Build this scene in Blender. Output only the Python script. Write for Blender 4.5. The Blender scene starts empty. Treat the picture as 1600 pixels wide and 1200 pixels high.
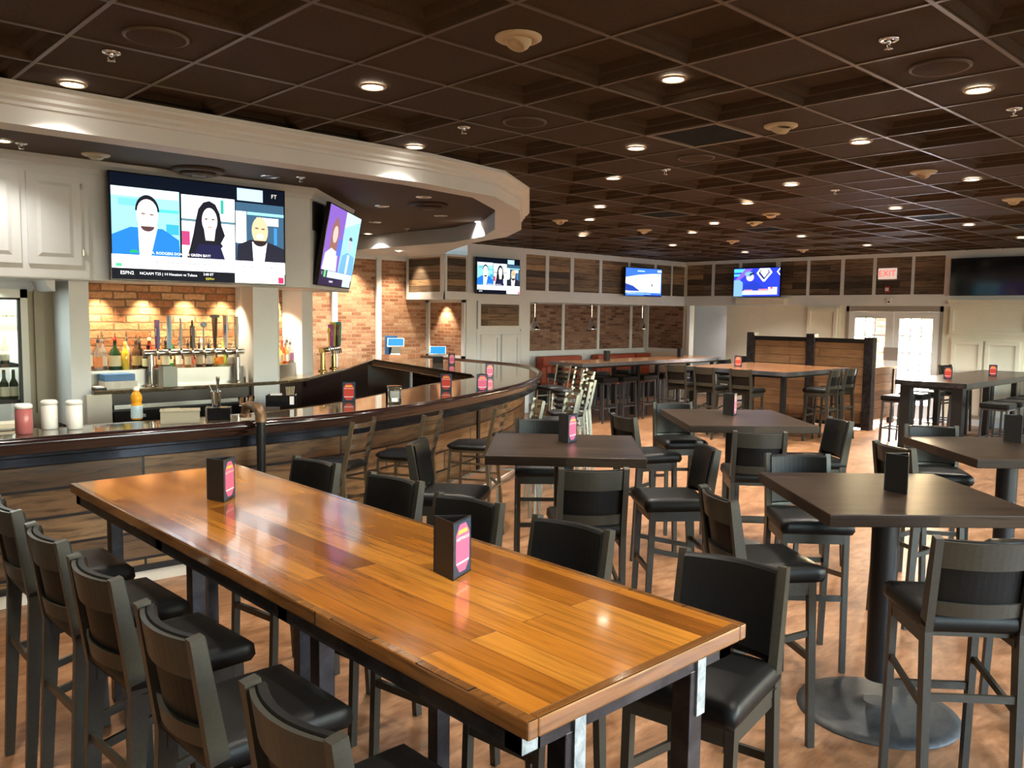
import bpy, bmesh, math, random
from mathutils import Vector, Matrix
random.seed(7)
scene = bpy.context.scene
COL = scene.collection
PI = math.pi
# ------------------------------------------------------------------ camera frame (also used to survey points off the photo)
F, YAW, PITCH, ROLL, H = 1301.0, .8152, -.0841, .0127, 2.0
_f0 = Vector((math.cos(YAW), math.sin(YAW), 0)); _r0 = Vector((math.sin(YAW), -math.cos(YAW), 0)); _z = Vector((0, 0, 1))
FWD = math.cos(PITCH)*_f0 + math.sin(PITCH)*_z
UP0 = math.cos(PITCH)*_z - math.sin(PITCH)*_f0
RGT = math.cos(ROLL)*_r0 + math.sin(ROLL)*UP0
UPV = math.cos(ROLL)*UP0 - math.sin(ROLL)*_r0
EYE = Vector((0, 0, H))
def ray(x, y): return FWD + RGT*((x-800)/F) - UPV*((y-600)/F)
def atz(x, y, z):
    d = ray(x, y); return EYE + d*((z-H)/d.z)
def onx(x, y, X):
    d = ray(x, y); return EYE + d*(X/d.x)
def ony(x, y, Y):
    d = ray(x, y); return EYE + d*(Y/d.y)
def proj(p):
    d = Vector(p)-EYE; z = d.dot(FWD); return (800+F*d.dot(RGT)/z, 600-F*d.dot(UPV)/z)
cam = bpy.data.cameras.new('camera'); co = bpy.data.objects.new('camera', cam); COL.objects.link(co)
cam.sensor_width = 36; cam.lens = 36*F/1600; cam.clip_start = .05; cam.clip_end = 200
co.matrix_world = Matrix.Translation(EYE) @ Matrix((RGT, UPV, -FWD)).transposed().to_4x4()
scene.camera = co

# ------------------------------------------------------------------ mesh builder
class MB:
    def __init__(s): s.v = []; s.f = []; s.m = []; s.uv = []; s.sm = []
    def add(s, vs, fs, mat=0, uvs=None, smooth=False, M=None):
        b = len(s.v)
        for p in vs: s.v.append(tuple(M @ Vector(p)) if M else tuple(p))
        for i, f in enumerate(fs):
            s.f.append(tuple(b+k for k in f)); s.m.append(mat); s.sm.append(smooth)
            s.uv.append(uvs[i] if uvs else None)
        return s
    def box(s, x0, x1, y0, y1, z0, z1, mat=0, bev=0, M=None):
        if bev:
            bm = bmesh.new(); bmesh.ops.create_cube(bm, size=1)
            for v in bm.verts: v.co = Vector(((x0+x1)/2+v.co.x*(x1-x0), (y0+y1)/2+v.co.y*(y1-y0), (z0+z1)/2+v.co.z*(z1-z0)))
            bmesh.ops.bevel(bm, geom=bm.edges[:], offset=bev, segments=2, affect='EDGES', profile=.6)
            s.bm(bm, mat, M); return s
        vs = [(x, y, z) for z in (z0, z1) for y in (y0, y1) for x in (x0, x1)]
        return s.add(vs, [(0, 2, 3, 1), (4, 5, 7, 6), (0, 1, 5, 4), (2, 6, 7, 3), (0, 4, 6, 2), (1, 3, 7, 5)], mat, M=M)
    def bm(s, bm, mat=0, M=None, smooth=False):
        bm.verts.index_update()
        s.add([v.co[:] for v in bm.verts], [tuple(v.index for v in f.verts) for f in bm.faces], mat, M=M, smooth=smooth); bm.free(); return s
    def bar(s, a, b, w, h, mat=0, up=(0, 0, 1), w2=None, h2=None):
        a = Vector(a); b = Vector(b); d = (b-a).normalized(); u = Vector(up)
        if abs(d.dot(u)) > .95: u = Vector((1, 0, 0))
        x = d.cross(u).normalized(); y = x.cross(d)
        w2 = w2 or w; h2 = h2 or h
        vs = [a+x*(i*w/2)+y*(j*h/2) for i, j in ((-1, -1), (1, -1), (1, 1), (-1, 1))]+[b+x*(i*w2/2)+y*(j*h2/2) for i, j in ((-1, -1), (1, -1), (1, 1), (-1, 1))]
        return s.add(vs, [(3, 2, 1, 0), (4, 5, 6, 7), (0, 1, 5, 4), (1, 2, 6, 5), (2, 3, 7, 6), (3, 0, 4, 7)], mat)
    def tube(s, pts, r, n=10, mat=0, closed=False):
        pts = [Vector(p) for p in pts]; m = len(pts); R = r if isinstance(r, (list, tuple)) else [r]*m
        vs = []; prev = None
        for i, p in enumerate(pts):
            if closed: d = (pts[(i+1) % m]-pts[i-1])
            else: d = pts[min(i+1, m-1)]-pts[max(i-1, 0)]
            d.normalize()
            if prev is None:
                u = Vector((0, 0, 1)) if abs(d.z) < .9 else Vector((1, 0, 0))
                x = d.cross(u).normalized()
            else: x = (prev-d*prev.dot(d)).normalized()
            prev = x; y = d.cross(x)
            for k in range(n):
                a = 2*PI*k/n; vs.append(p+(x*math.cos(a)+y*math.sin(a))*R[i])
        fs = []
        for i in range(m if closed else m-1):
            j = (i+1) % m
            for k in range(n): fs.append((i*n+k, i*n+(k+1) % n, j*n+(k+1) % n, j*n+k))
        s.add(vs, fs, mat, smooth=True)
        if not closed:
            s.add(vs[:n], [tuple(range(n-1, -1, -1))], mat); s.add(vs[-n:], [tuple(range(n))], mat)
        return s
    def lathe(s, prof, c=(0, 0, 0), n=20, mat=0, cap=True, smooth=True, M=None):
        vs = [(c[0]+r*math.cos(2*PI*k/n), c[1]+r*math.sin(2*PI*k/n), c[2]+z) for r, z in prof for k in range(n)]
        fs = [(i*n+k, i*n+(k+1) % n, (i+1)*n+(k+1) % n, (i+1)*n+k) for i in range(len(prof)-1) for k in range(n)]
        s.add(vs, fs, mat, smooth=smooth, M=M)
        if cap:
            if prof[0][0] > 1e-4: s.add(vs[:n], [tuple(range(n-1, -1, -1))], mat, M=M)
            if prof[-1][0] > 1e-4: s.add(vs[-n:], [tuple(range(n))], mat, M=M)
        return s
    def prism(s, poly, z0, z1, mat=0, top=None, M=None):
        n = len(poly)
        ar = sum(poly[i][0]*poly[(i+1) % n][1]-poly[(i+1) % n][0]*poly[i][1] for i in range(n))
        if ar < 0: poly = poly[::-1]
        vs = [(p[0], p[1], z0) for p in poly]+[(p[0], p[1], z1) for p in poly]
        s.add(vs, [(i, (i+1) % n, n+(i+1) % n, n+i) for i in range(n)], mat, M=M)
        s.add(vs, [tuple(range(n-1, -1, -1))], mat, M=M)
        s.add(vs, [tuple(range(n, 2*n))], mat if top is None else top, M=M); return s
    def sweep(s, path, prof, mat=0, side=1, caps=True, smooth=False):
        """profile [(out, z)] along a 2-D path; out is to the right of the walk times side; UV = (length, girth)"""
        P = [Vector((p[0], p[1])) for p in path]; m = len(P); n = len(prof); vs = []; L = [0]
        for i in range(m):
            if i: L.append(L[-1]+(P[i]-P[i-1]).length)
            d0 = (P[i]-P[i-1]).normalized() if i else (P[1]-P[0]).normalized()
            d1 = (P[i+1]-P[i]).normalized() if i < m-1 else d0
            n0 = Vector((d0.y, -d0.x)); n1 = Vector((d1.y, -d1.x)); t = (n0+n1).normalized(); t = t/max(.4, t.dot(n0))*side
            for o, z in prof: vs.append((P[i].x+t.x*o, P[i].y+t.y*o, z))
        g = [0]
        for k in range(1, n): g.append(g[-1]+math.hypot(prof[k][0]-prof[k-1][0], prof[k][1]-prof[k-1][1]))
        fs = []; uv = []
        for i in range(m-1):
            for k in range(n-1):
                a, b, c, d = i*n+k, (i+1)*n+k, (i+1)*n+k+1, i*n+k+1
                q = [(L[i], g[k]), (L[i+1], g[k]), (L[i+1], g[k+1]), (L[i], g[k+1])]
                if side > 0: fs.append((a, b, c, d)); uv.append(q)
                else: fs.append((d, c, b, a)); uv.append(q[::-1])
        s.add(vs, fs, mat, uvs=uv, smooth=smooth)
        if caps and n > 2:
            s.add(vs[:n], [tuple(range(n))], mat); s.add(vs[-n:], [tuple(range(n-1, -1, -1))], mat)
        return s
    def text(s, body, size, M, mat=0, align='CENTER', depth=0.0):
        cu = bpy.data.curves.new('t', 'FONT'); cu.body = body; cu.size = size; cu.align_x = align; cu.align_y = 'CENTER'; cu.extrude = depth; cu.resolution_u = 2
        o = bpy.data.objects.new('t', cu); COL.objects.link(o)
        dg = bpy.context.evaluated_depsgraph_get(); me = bpy.data.meshes.new_from_object(o.evaluated_get(dg))
        s.add([v.co[:] for v in me.vertices], [tuple(p.vertices) for p in me.polygons], mat, M=M)
        bpy.data.objects.remove(o); bpy.data.curves.remove(cu); bpy.data.meshes.remove(me); return s
    def build(s, name, mats, parent=None, loc=None, rz=0):
        me = bpy.data.meshes.new(name); me.from_pydata(s.v, [], s.f)
        if not isinstance(mats, (list, tuple)): mats = [mats]
        for m in mats: me.materials.append(m)
        me.polygons.foreach_set('material_index', s.m); me.polygons.foreach_set('use_smooth', s.sm)
        uvl = me.uv_layers.new(name='UVMap').data
        for p, u in zip(me.polygons, s.uv):
            if u:
                for li, q in zip(p.loop_indices, u): uvl[li].uv = q
            else:
                nx, ny, nz = map(abs, p.normal)
                for li in p.loop_indices:
                    c = me.vertices[me.loops[li].vertex_index].co
                    uvl[li].uv = (c.x, c.y) if nz >= nx and nz >= ny else ((c.y, c.z) if nx >= ny else (c.x, c.z))
        me.update()
        o = bpy.data.objects.new(name, me); COL.objects.link(o)
        if parent: o.parent = parent
        if loc is not None: o.location = loc; o.rotation_euler = (0, 0, rz)
        return o
def B(*a, **k): return MB().box(*a, **k)
def tag(o, label, cat, group=None):
    o['label'] = label; o['category'] = cat
    if group: o['group'] = group
    return o
def thing(name, label, cat, loc=(0, 0, 0), rz=0, group=None):
    o = bpy.data.objects.new(name, None); COL.objects.link(o); o.empty_display_size = .1
    o.location = loc; o.rotation_euler = (0, 0, rz)
    return tag(o, label, cat, group)
def struct(o): o['kind'] = 'structure'; return o
def dup(root, loc, rz, label, group=None):
    r = root.copy(); COL.objects.link(r); r.location = loc; r.rotation_euler = (0, 0, rz); r['label'] = label
    if group: r['group'] = group
    for ch in list(root.children):
        c = ch.copy(); COL.objects.link(c); c.parent = r
        for g in list(ch.children):
            d = g.copy(); COL.objects.link(d); d.parent = c
    return r
ORD = 'first second third fourth fifth sixth seventh eighth ninth tenth eleventh twelfth thirteenth fourteenth fifteenth sixteenth seventeenth eighteenth nineteenth twentieth twenty-first twenty-second twenty-third twenty-fourth twenty-fifth twenty-sixth twenty-seventh twenty-eighth'.split()

# ------------------------------------------------------------------ materials
def mat(name, col=(.5, .5, .5), rough=.5, metal=0, spec=.5, coat=0, trans=0, ior=1.45, emit=None, es=1):
    m = bpy.data.materials.new(name); m.use_nodes = True; b = m.node_tree.nodes['Principled BSDF']; I = b.inputs
    I['Base Color'].default_value = (*col, 1); I['Roughness'].default_value = rough; I['Metallic'].default_value = metal
    I['Specular IOR Level'].default_value = spec; I['Coat Weight'].default_value = coat; I['Coat Roughness'].default_value = .06
    I['Transmission Weight'].default_value = trans; I['IOR'].default_value = ior
    if emit: I['Emission Color'].default_value = (*emit, 1); I['Emission Strength'].default_value = es
    return m
def N(m, t, **k):
    n = m.node_tree.nodes.new(t)
    for a, v in k.items():
        if a in n.inputs.keys(): n.inputs[a].default_value = v
        else: setattr(n, a, v)
    return n
def L(m, a, b): m.node_tree.links.new(a, b)
def bsdf(m): return m.node_tree.nodes['Principled BSDF']
def ramp(m, stops, fac):
    r = N(m, 'ShaderNodeValToRGB'); e = r.color_ramp.elements
    while len(e) < len(stops): e.new(.5)
    for i, (p, c) in enumerate(stops): e[i].position = p; e[i].color = (*c, 1)
    L(m, fac, r.inputs[0]); return r.outputs[0]
def mixc(m, a, b, fac, mode='MULTIPLY'):
    n = N(m, 'ShaderNodeMix', data_type='RGBA', blend_type=mode)
    for s, v in ((n.inputs[0], fac), (n.inputs[6], a), (n.inputs[7], b)):
        if hasattr(v, 'links') or hasattr(v, 'is_output'): L(m, v, s)
        else: s.default_value = v if not isinstance(v, tuple) else (*v, 1)
    return n.outputs[2]
def bump(m, h, strength=.3, dist=.01):
    n = N(m, 'ShaderNodeBump'); n.inputs['Strength'].default_value = strength; n.inputs['Distance'].default_value = dist
    L(m, h, n.inputs['Height']); L(m, n.outputs[0], bsdf(m).inputs['Normal'])
def uvmap(m, rot=0, scale=(1, 1, 1), obj=False):
    t = N(m, 'ShaderNodeTexCoord'); mp = N(m, 'ShaderNodeMapping'); L(m, t.outputs['Object' if obj else 'UV'], mp.inputs[0])
    mp.inputs['Rotation'].default_value = (0, 0, rot); mp.inputs['Scale'].default_value = scale; return mp.outputs[0]
def noise(m, vec, scale, detail=4, rough=.6, dist=0):
    n = N(m, 'ShaderNodeTexNoise', Scale=scale, Detail=detail, Roughness=rough, Distortion=dist); L(m, vec, n.inputs['Vector']); return n.outputs['Fac']
def planks(name, cols, wid, hgt, rot=0, rough=.5, gap=.004, grain=.55, coat=0, bmp=.3, seam=(.02, .012, .008), spec=.5, stretch=22, lo=.28, hi=.75):
    m = mat(name, rough=rough, coat=coat, spec=spec); v = uvmap(m, rot)
    br = N(m, 'ShaderNodeTexBrick', offset=.37, offset_frequency=2, squash=1, squash_frequency=2)
    L(m, v, br.inputs['Vector']); br.inputs['Scale'].default_value = 1; br.inputs['Mortar Size'].default_value = gap; br.inputs['Mortar Smooth'].default_value = .1
    br.inputs['Brick Width'].default_value = wid; br.inputs['Row Height'].default_value = hgt; br.inputs['Bias'].default_value = 0
    br.inputs['Color1'].default_value = (0, 0, 0, 1); br.inputs['Color2'].default_value = (1, 1, 1, 1); br.inputs['Mortar'].default_value = (.5, .5, .5, 1)
    c = ramp(m, [(i/(len(cols)-1), k) for i, k in enumerate(cols)], br.outputs['Color'])
    mp = N(m, 'ShaderNodeMapping'); L(m, v, mp.inputs[0]); mp.inputs['Scale'].default_value = (1.2, stretch, 1)
    ad = N(m, 'ShaderNodeVectorMath', operation='ADD'); L(m, mp.outputs[0], ad.inputs[0])
    sc = N(m, 'ShaderNodeVectorMath', operation='SCALE'); L(m, br.outputs['Color'], sc.inputs[0]); sc.inputs['Scale'].default_value = 37; L(m, sc.outputs[0], ad.inputs[1])
    g = noise(m, ad.outputs[0], 2.2, 6, .62, .6)
    gr = ramp(m, [(lo, (1-grain,)*3), ((lo+hi)/2, (.92, .92, .92)), (hi, (1.15, 1.15, 1.15))], g)
    c = mixc(m, c, gr, 1.0)
    big = ramp(m, [(.35, (.72, .7, .68)), (.65, (1.1, 1.1, 1.1))], noise(m, v, 1.3, 3))
    c = mixc(m, c, big, .7)
    c = mixc(m, c, seam, br.outputs['Fac'], 'MIX')
    L(m, c, bsdf(m).inputs['Base Color'])
    if bmp:
        h = N(m, 'ShaderNodeMath', operation='SUBTRACT'); L(m, g, h.inputs[0]); L(m, br.outputs['Fac'], h.inputs[1]); bump(m, h.outputs[0], bmp, .004)
    return m
def brickmat(name, c1, c2, c3, mortar, w=.205, h=.067, ms=.009):
    m = mat(name, rough=.9, spec=.2); v = uvmap(m)
    wob = N(m, 'ShaderNodeTexNoise', Scale=9.0, Detail=2.0); L(m, v, wob.inputs['Vector'])
    sc = N(m, 'ShaderNodeVectorMath', operation='SCALE'); L(m, wob.outputs['Color'], sc.inputs[0]); sc.inputs['Scale'].default_value = .022
    ad = N(m, 'ShaderNodeVectorMath', operation='ADD'); L(m, v, ad.inputs[0]); L(m, sc.outputs[0], ad.inputs[1])
    br = N(m, 'ShaderNodeTexBrick', offset=.5); L(m, ad.outputs[0], br.inputs['Vector'])
    for k, q in (('Scale', 1), ('Mortar Size', ms), ('Mortar Smooth', .35), ('Brick Width', w), ('Row Height', h), ('Bias', 0)): br.inputs[k].default_value = q
    br.inputs['Color1'].default_value = (0, 0, 0, 1); br.inputs['Color2'].default_value = (1, 1, 1, 1); br.inputs['Mortar'].default_value = (.5, .5, .5, 1)
    c = ramp(m, [(0, c1), (.5, c2), (1, c3)], br.outputs['Color'])
    n = noise(m, v, 28, 5); c = mixc(m, c, ramp(m, [(.3, (.6, .58, .55)), (.7, (1.2, 1.2, 1.2))], n), .8)
    c = mixc(m, c, mortar, br.outputs['Fac'], 'MIX'); L(m, c, bsdf(m).inputs['Base Color'])
    iv = N(m, 'ShaderNodeMath', operation='SUBTRACT'); L(m, n, iv.inputs[0]); L(m, br.outputs['Fac'], iv.inputs[1]); bump(m, iv.outputs[0], .8, .012)
    return m
def mottled(name, c1, c2, scale, rough, spec=.5, bmp=0, metal=0, obj=True, coat=0):
    m = mat(name, rough=rough, spec=spec, metal=metal, coat=coat); v = uvmap(m, obj=obj); n = noise(m, v, scale, 6, .65, .5)
    L(m, ramp(m, [(.32, c1), (.68, c2)], n), bsdf(m).inputs['Base Color'])
    if bmp: bump(m, n, bmp, .004)
    return m
M_white = mottled('white_paint', (.73, .77, .81), (.78, .81, .85), 3, .55)  # bluish cast of daylight and screens is tinted into this white
M_cream = mottled('cream_paint', (.78, .75, .65), (.83, .80, .70), 3, .6)
M_beige = mottled('beige_paint', (.42, .37, .27), (.48, .42, .32), 3, .6)
M_ceil = mottled('brown_ceiling_tile', (.050, .032, .020), (.070, .045, .028), 60, .8, .25, .4)
M_tbar = mat('brown_grid_bar', (.10, .07, .05), .42)
M_tray = mottled('brown_drywall', (.085, .056, .036), (.10, .066, .043), 30, .75, .3)
M_brick = brickmat('old_red_brick', (.30, .13, .075), (.46, .24, .145), (.60, .40, .27), (.44, .31, .22), .21, .067, .008)
M_brick_n = brickmat('rounded_niche_brick', (.32, .12, .055), (.47, .21, .105), (.60, .34, .18), (.20, .12, .07), .235, .078, .010)
M_brick_d = brickmat('purple_brown_brick', (.13, .07, .055), (.30, .17, .125), (.38, .25, .19), (.26, .18, .14))
M_rec = planks('reclaimed_planks', [(.035, .026, .021), (.25, .17, .11), (.075, .056, .044), (.46, .30, .17), (.14, .115, .095)], 2.3, .125, rough=.65, grain=.75, lo=.33, hi=.68, stretch=16)
M_barwood = planks('bar_front_planks', [(.09, .050, .026), (.32, .18, .08), (.16, .09, .045), (.46, .27, .125), (.26, .18, .11)], 1.7, .165, rough=.42, grain=.72, gap=.009, stretch=13, seam=(.008, .005, .004), lo=.34, hi=.66)
M_part = planks('partition_planks', [(.15, .075, .034), (.32, .17, .078), (.22, .11, .05), (.38, .21, .105)], 1.6, .16, rough=.5)
M_long = planks('varnished_pine', [(.155, .046, .007), (.41, .155, .020), (.30, .102, .013), (.48, .20, .029), (.36, .13, .017)], 1.15, .098, rot=PI/2, rough=.15, spec=.4, gap=.0013, grain=.48, coat=.4, bmp=.01, seam=(.16, .055, .012), stretch=20)
M_dark = planks('dark_stained_top', [(.016, .010, .007), (.050, .032, .021), (.028, .018, .012)], .8, .055, rough=.30, spec=.2, gap=.0009, grain=.6, bmp=.04, seam=(.022, .014, .009), stretch=36)
M_ftop = planks('brown_far_top', [(.20, .085, .035), (.30, .14, .06), (.25, .11, .045)], 1.4, .09, rot=PI/2, rough=.2, gap=.001, grain=.4, bmp=.03)
M_floor = mat('stained_floor', rough=.36)
_v = uvmap(M_floor, obj=True); _mp = N(M_floor, 'ShaderNodeMapping'); L(M_floor, _v, _mp.inputs[0]); _mp.inputs['Rotation'].default_value = (0, 0, -.8); _mp.inputs['Scale'].default_value = (1, 2.6, 1)
_n1 = noise(M_floor, _mp.outputs[0], 1.6, 7, .65, 1.2); _n2 = noise(M_floor, _mp.outputs[0], 7, 5, .6, .6)
_c = mixc(M_floor, ramp(M_floor, [(.32, (.145, .065, .028)), (.5, (.25, .122, .055)), (.68, (.36, .20, .108))], _n1), ramp(M_floor, [(.34, (.66, .60, .54)), (.62, (1.14, 1.14, 1.14))], _n2), .95)
L(M_floor, _c, bsdf(M_floor).inputs['Base Color'])
M_bartop = mottled('polished_brown_stone', (.05, .038, .024), (.16, .125, .08), 22, .07, .6, coat=.6)
M_rail = mottled('mahogany_rail', (.009, .0045, .004), (.026, .009, .0065), 14, .16, coat=.8)
M_blackgl = mat('black_gloss_trim', (.008, .008, .010), .16)
M_blackm = mat('black_matte', (.012, .012, .013), .5)
M_vinyl = mottled('black_vinyl', (.0045, .0045, .0045), (.0075, .0075, .007), 220, .38, .24, .2)
M_frame = mottled('bronze_powder_coat', (.044, .041, .032), (.056, .052, .041), 90, .34, .45, metal=.35)
M_gun = mat('brushed_gunmetal', (.27, .26, .21), .29, metal=1)
M_stool = mat('grey_stool_steel', (.12, .125, .14), .33, metal=.85); M_band = mat('bright_edge_steel', (.36, .38, .42), .25, metal=.9); M_riser = mat('dull_stainless', (.30, .30, .29), .35, metal=.9)
M_steel = mottled('raw_dark_steel', (.022, .02, .022), (.07, .065, .07), 9, .34, metal=.7)
M_weld = mottled('ground_bright_weld', (.22, .27, .30), (.55, .62, .66), 30, .4, metal=.6)
M_blacksteel = mat('black_steel', (.016, .015, .015), .38, metal=.4)
M_ss = mat('stainless_steel', (.55, .55, .53), .22, metal=1)
M_chrome = mat('chrome', (.85, .85, .85), .07, metal=1)
M_brass = mat('polished_brass', (.70, .47, .18), .2, metal=1)
M_rust = mottled('aged_pipe', (.09, .05, .03), (.22, .13, .07), 30, .45, metal=.5)
M_leather = mat('black_leatherette', (.011, .010, .010), .42)
M_pink = mat('pink_card', (.72, .12, .24), .35); M_yel = mat('yellow_print', (.85, .50, .10), .4); M_pale = mat('white_print', (.9, .86, .86), .4); M_inner = mat('navy_edge', (.03, .05, .09), .3)
M_redcard = mat('red_card', (.55, .05, .03), .35)
M_orange = mottled('orange_vinyl', (.42, .075, .03), (.50, .095, .04), 40, .4, .5, .1)
M_glass = mat('clear_glass', (1, 1, 1), .02, trans=1, ior=1.45)
M_pane = mat('window_pane', (1, 1, 1), 0, trans=1, ior=1.02, spec=.3)
M_plast = mat('clear_plastic', (.92, .94, .94), .12, trans=.8, ior=1.3)
M_wplast = mat('white_plastic', (.85, .84, .80), .35)
M_lamp = mat('lamp_disc', (1, 1, 1), .5, emit=(1, .88, .70), es=14)
M_wlamp = mat('cool_lamp', (1, 1, 1), .5, emit=(.9, .97, 1), es=3)
M_ivory = mat('ivory_plastic', (.62, .52, .36), .45)
M_grille = mat('black_grille', (.008, .009, .012), .6)
M_col = {}
def C_(r, g, b, rough=.35, tr=0):
    k = (r, g, b, rough, tr)
    if k not in M_col: M_col[k] = mat('colour_%02d' % len(M_col), (r, g, b), rough, trans=tr)
    return M_col[k]
M_em = {}
def E_(r, g, b, s=1.0):
    k = (r, g, b, s)
    if k not in M_em:
        m = bpy.data.materials.new('screen_%02d' % len(M_em)); m.use_nodes = True; nt = m.node_tree
        p = nt.nodes['Principled BSDF']; p.inputs['Base Color'].default_value = (0, 0, 0, 1); p.inputs['Roughness'].default_value = .3; p.inputs['Specular IOR Level'].default_value = .08
        p.inputs['Emission Color'].default_value = (r, g, b, 1); p.inputs['Emission Strength'].default_value = s*.7; M_em[k] = m
    return M_em[k]
# ------------------------------------------------------------------ room shell
CZ = 3.305
m = mat('pane_mix'); M_pane = m
nt = m.node_tree; nt.nodes.remove(bsdf(m)); tr = nt.nodes.new('ShaderNodeBsdfTransparent'); gl = nt.nodes.new('ShaderNodeBsdfGlossy'); gl.inputs['Roughness'].default_value = .02
mx = nt.nodes.new('ShaderNodeMixShader'); mx.inputs[0].default_value = .07; L(m, tr.outputs[0], mx.inputs[1]); L(m, gl.outputs[0], mx.inputs[2]); L(m, mx.outputs[0], nt.nodes['Material Output'].inputs[0])
XR, YB, YF, XL = 17.1, 12.05, -4.6, -4.0
struct(B(XL, 18.4, YF, 13.4, -.1, 0).build('floor', M_floor))
# ceiling: 2 ft coffered tiles hung in a grid
LX, LY, T = 3.695, 2.022, .6096
flat = {(-1, -1), (0, -1), (1, -1), (2, -1), (3, -1), (4, -1), (5, -1), (2, 0), (2, 1), (-2, 1), (-2, 2), (-2, 3), (-3, 2), (-1, 3), (-3, 3), (-2, 4), (-2, 0), (-3, 4)}
def tile_of(p): return (math.floor((p.x-LX)/T), math.floor((p.y-LY)/T))
DL = [(113, 131), (582, 135), (1529, 140), (648, 229), (994, 231), (958, 278), (1236, 288), (937, 323), (1168, 317), (921, 343), (1116, 349), (910, 368), (1051, 383), (1082, 363), (1164, 394), (1355, 383), (1399, 325), (1514, 351), (1519, 280), (1252, 369), (1596, 371), (1345, 221)]
DLC = [(1052, 123)]
EYB = [(810, 58), (1220, 196), (1443, 268), (1584, 311), (1205, 334), (875, 344), (1007, 359), (1179, 347), (1145, 376), (1254, 390)]
SPK = [(244, 57), (1469, 104), (820, 190), (1088, 246)]
SPR = [(174, 82), (1389, 62), (1585, 170), (725, 199), (1040, 265), (1305, 297)]
GRL = [(2, 2)]
for p in [(1035, 334), (985, 374), (1485, 337), (1400, 391), (1195, 357), (1595, 352)]: GRL.append(tile_of(atz(*p, CZ)))
for lst in (DL, EYB, SPK, SPR):
    for p in lst: flat.add(tile_of(atz(*p, CZ)))
cofr = {tile_of(atz(*p, CZ+.06)) for p in DLC}
rt = random.Random(3)
mb = MB()
i0, i1 = math.floor((XL-LX)/T), math.ceil((XR-LX)/T); j0, j1 = math.floor((YF-LY)/T), math.ceil((YB-LY)/T)
for i in range(i0, i1):
    for j in range(j0, j1):
        x0, y0 = LX+i*T, LY+j*T; r = rt.random()
        if (i, j) in GRL: continue
        isflat = ((i, j) in flat or r < .27) and (i, j) not in cofr
        if isflat and not (i, j) in flat and i < 3 and j < 3 and (i, j) != (0, 0): isflat = False
        if isflat:
            mb.add([(x0, y0, CZ), (x0+T, y0, CZ), (x0+T, y0+T, CZ), (x0, y0+T, CZ)], [(3, 2, 1, 0)])
        else:
            vs = []; lv = [(0, 0), (.022, 0), (.045, .035), (.085, .035), (.115, .07)]
            for q, dz in lv:
                vs += [(x0+q, y0+q, CZ+dz), (x0+T-q, y0+q, CZ+dz), (x0+T-q, y0+T-q, CZ+dz), (x0+q, y0+T-q, CZ+dz)]
            fs = [(4*k+(e+1) % 4, 4*k+e, 4*k+4+e, 4*k+4+(e+1) % 4) for k in range(4) for e in range(4)]
            mb.add(vs, fs+[(19, 18, 17, 16)])
for i in range(i0, i1+1): mb.box(LX+i*T-.011, LX+i*T+.011, YF, YB, CZ-.006, CZ+.004, 1)
for j in range(j0, j1+1): mb.box(XL, XR, LY+j*T-.011, LY+j*T+.011, CZ-.0062, CZ+.004, 1)
mb.box(XL, XR+.3, YF, 13.4, CZ+.075, CZ+.09)
struct(mb.build('ceiling', [M_ceil, M_tbar]))
# back wall with the booth alcove and the recess behind the bar
mb = MB()
mb.box(10.15, 11.68, YB, 13.4, 0, CZ); mb.box(11.68, XR+.2, YB, 13.4, 2.25, CZ); mb.box(11.68, XR+.2, 13.25, 13.4, 0, 2.25)
mb.box(XL, 10.15, 13.25, 13.4, 0, CZ)
struct(mb.build('wall_back', M_white))
def pnl(px, n0, n1): return px
mb = MB()      # upper reclaimed wood panels of the back wall
for x0, x1 in [(11.68, 12.24), (12.335, 12.985), (13.09, 13.91), (14.0, 14.9), (14.97, 15.87), (15.95, 16.53), (16.585, 17.09)]:
    mb.box(x0, x1, YB-.006, YB, 2.475, 3.19)
struct(mb.build('trim_1', M_rec))
mb = MB()      # proud white frame of the back wall
for x0, x1 in [(10.15, 11.68), (12.24, 12.335), (12.985, 13.09), (13.91, 14.0), (14.9, 14.97), (15.87, 15.95), (16.53, 16.585)]: mb.box(x0, x1, YB-.022, YB, 2.475, 3.19)
mb.box(10.15, XR, YB-.0222, YB, 3.19, CZ); mb.box(10.15, XR, YB-.0222, YB, 2.24, 2.475)
mb.box(11.55, 11.80, YB-.03, YB+.1, 0, 2.24)
struct(mb.build('trim_2', M_white))
BR = [(12.92, 14.01), (14.095, 15.25), (15.33, 16.49), (16.58, 17.09)]
mb = MB(); mb.box(11.7, XR, 13.235, 13.25, 1.18, 2.23); mb.box(XR-.015, XR, YB, 13.25, 1.19, 2.23)
struct(mb.build('wall_alcove_brick', M_brick_d))
mb = MB()
for x0, x1 in [(11.7, 12.92), (14.01, 14.095), (15.25, 15.33), (16.49, 16.58)]: mb.box(x0, x1, 13.215, 13.25, 1.18, 2.25)
mb.box(XR-.035, XR, 13.09, 13.25, 1.18, 2.25); mb.box(XR-.035, XR, 11.84, 11.93, 0, 2.25)
mb.box(11.7, XR, 13.205, 13.25, 1.09, 1.18); mb.box(11.7, XR, 13.19, 13.25, 1.065, 1.09)
mb.box(XR-.04, XR, YB, 13.25, 1.10, 1.19)
struct(mb.build('trim_3', M_white))
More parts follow.
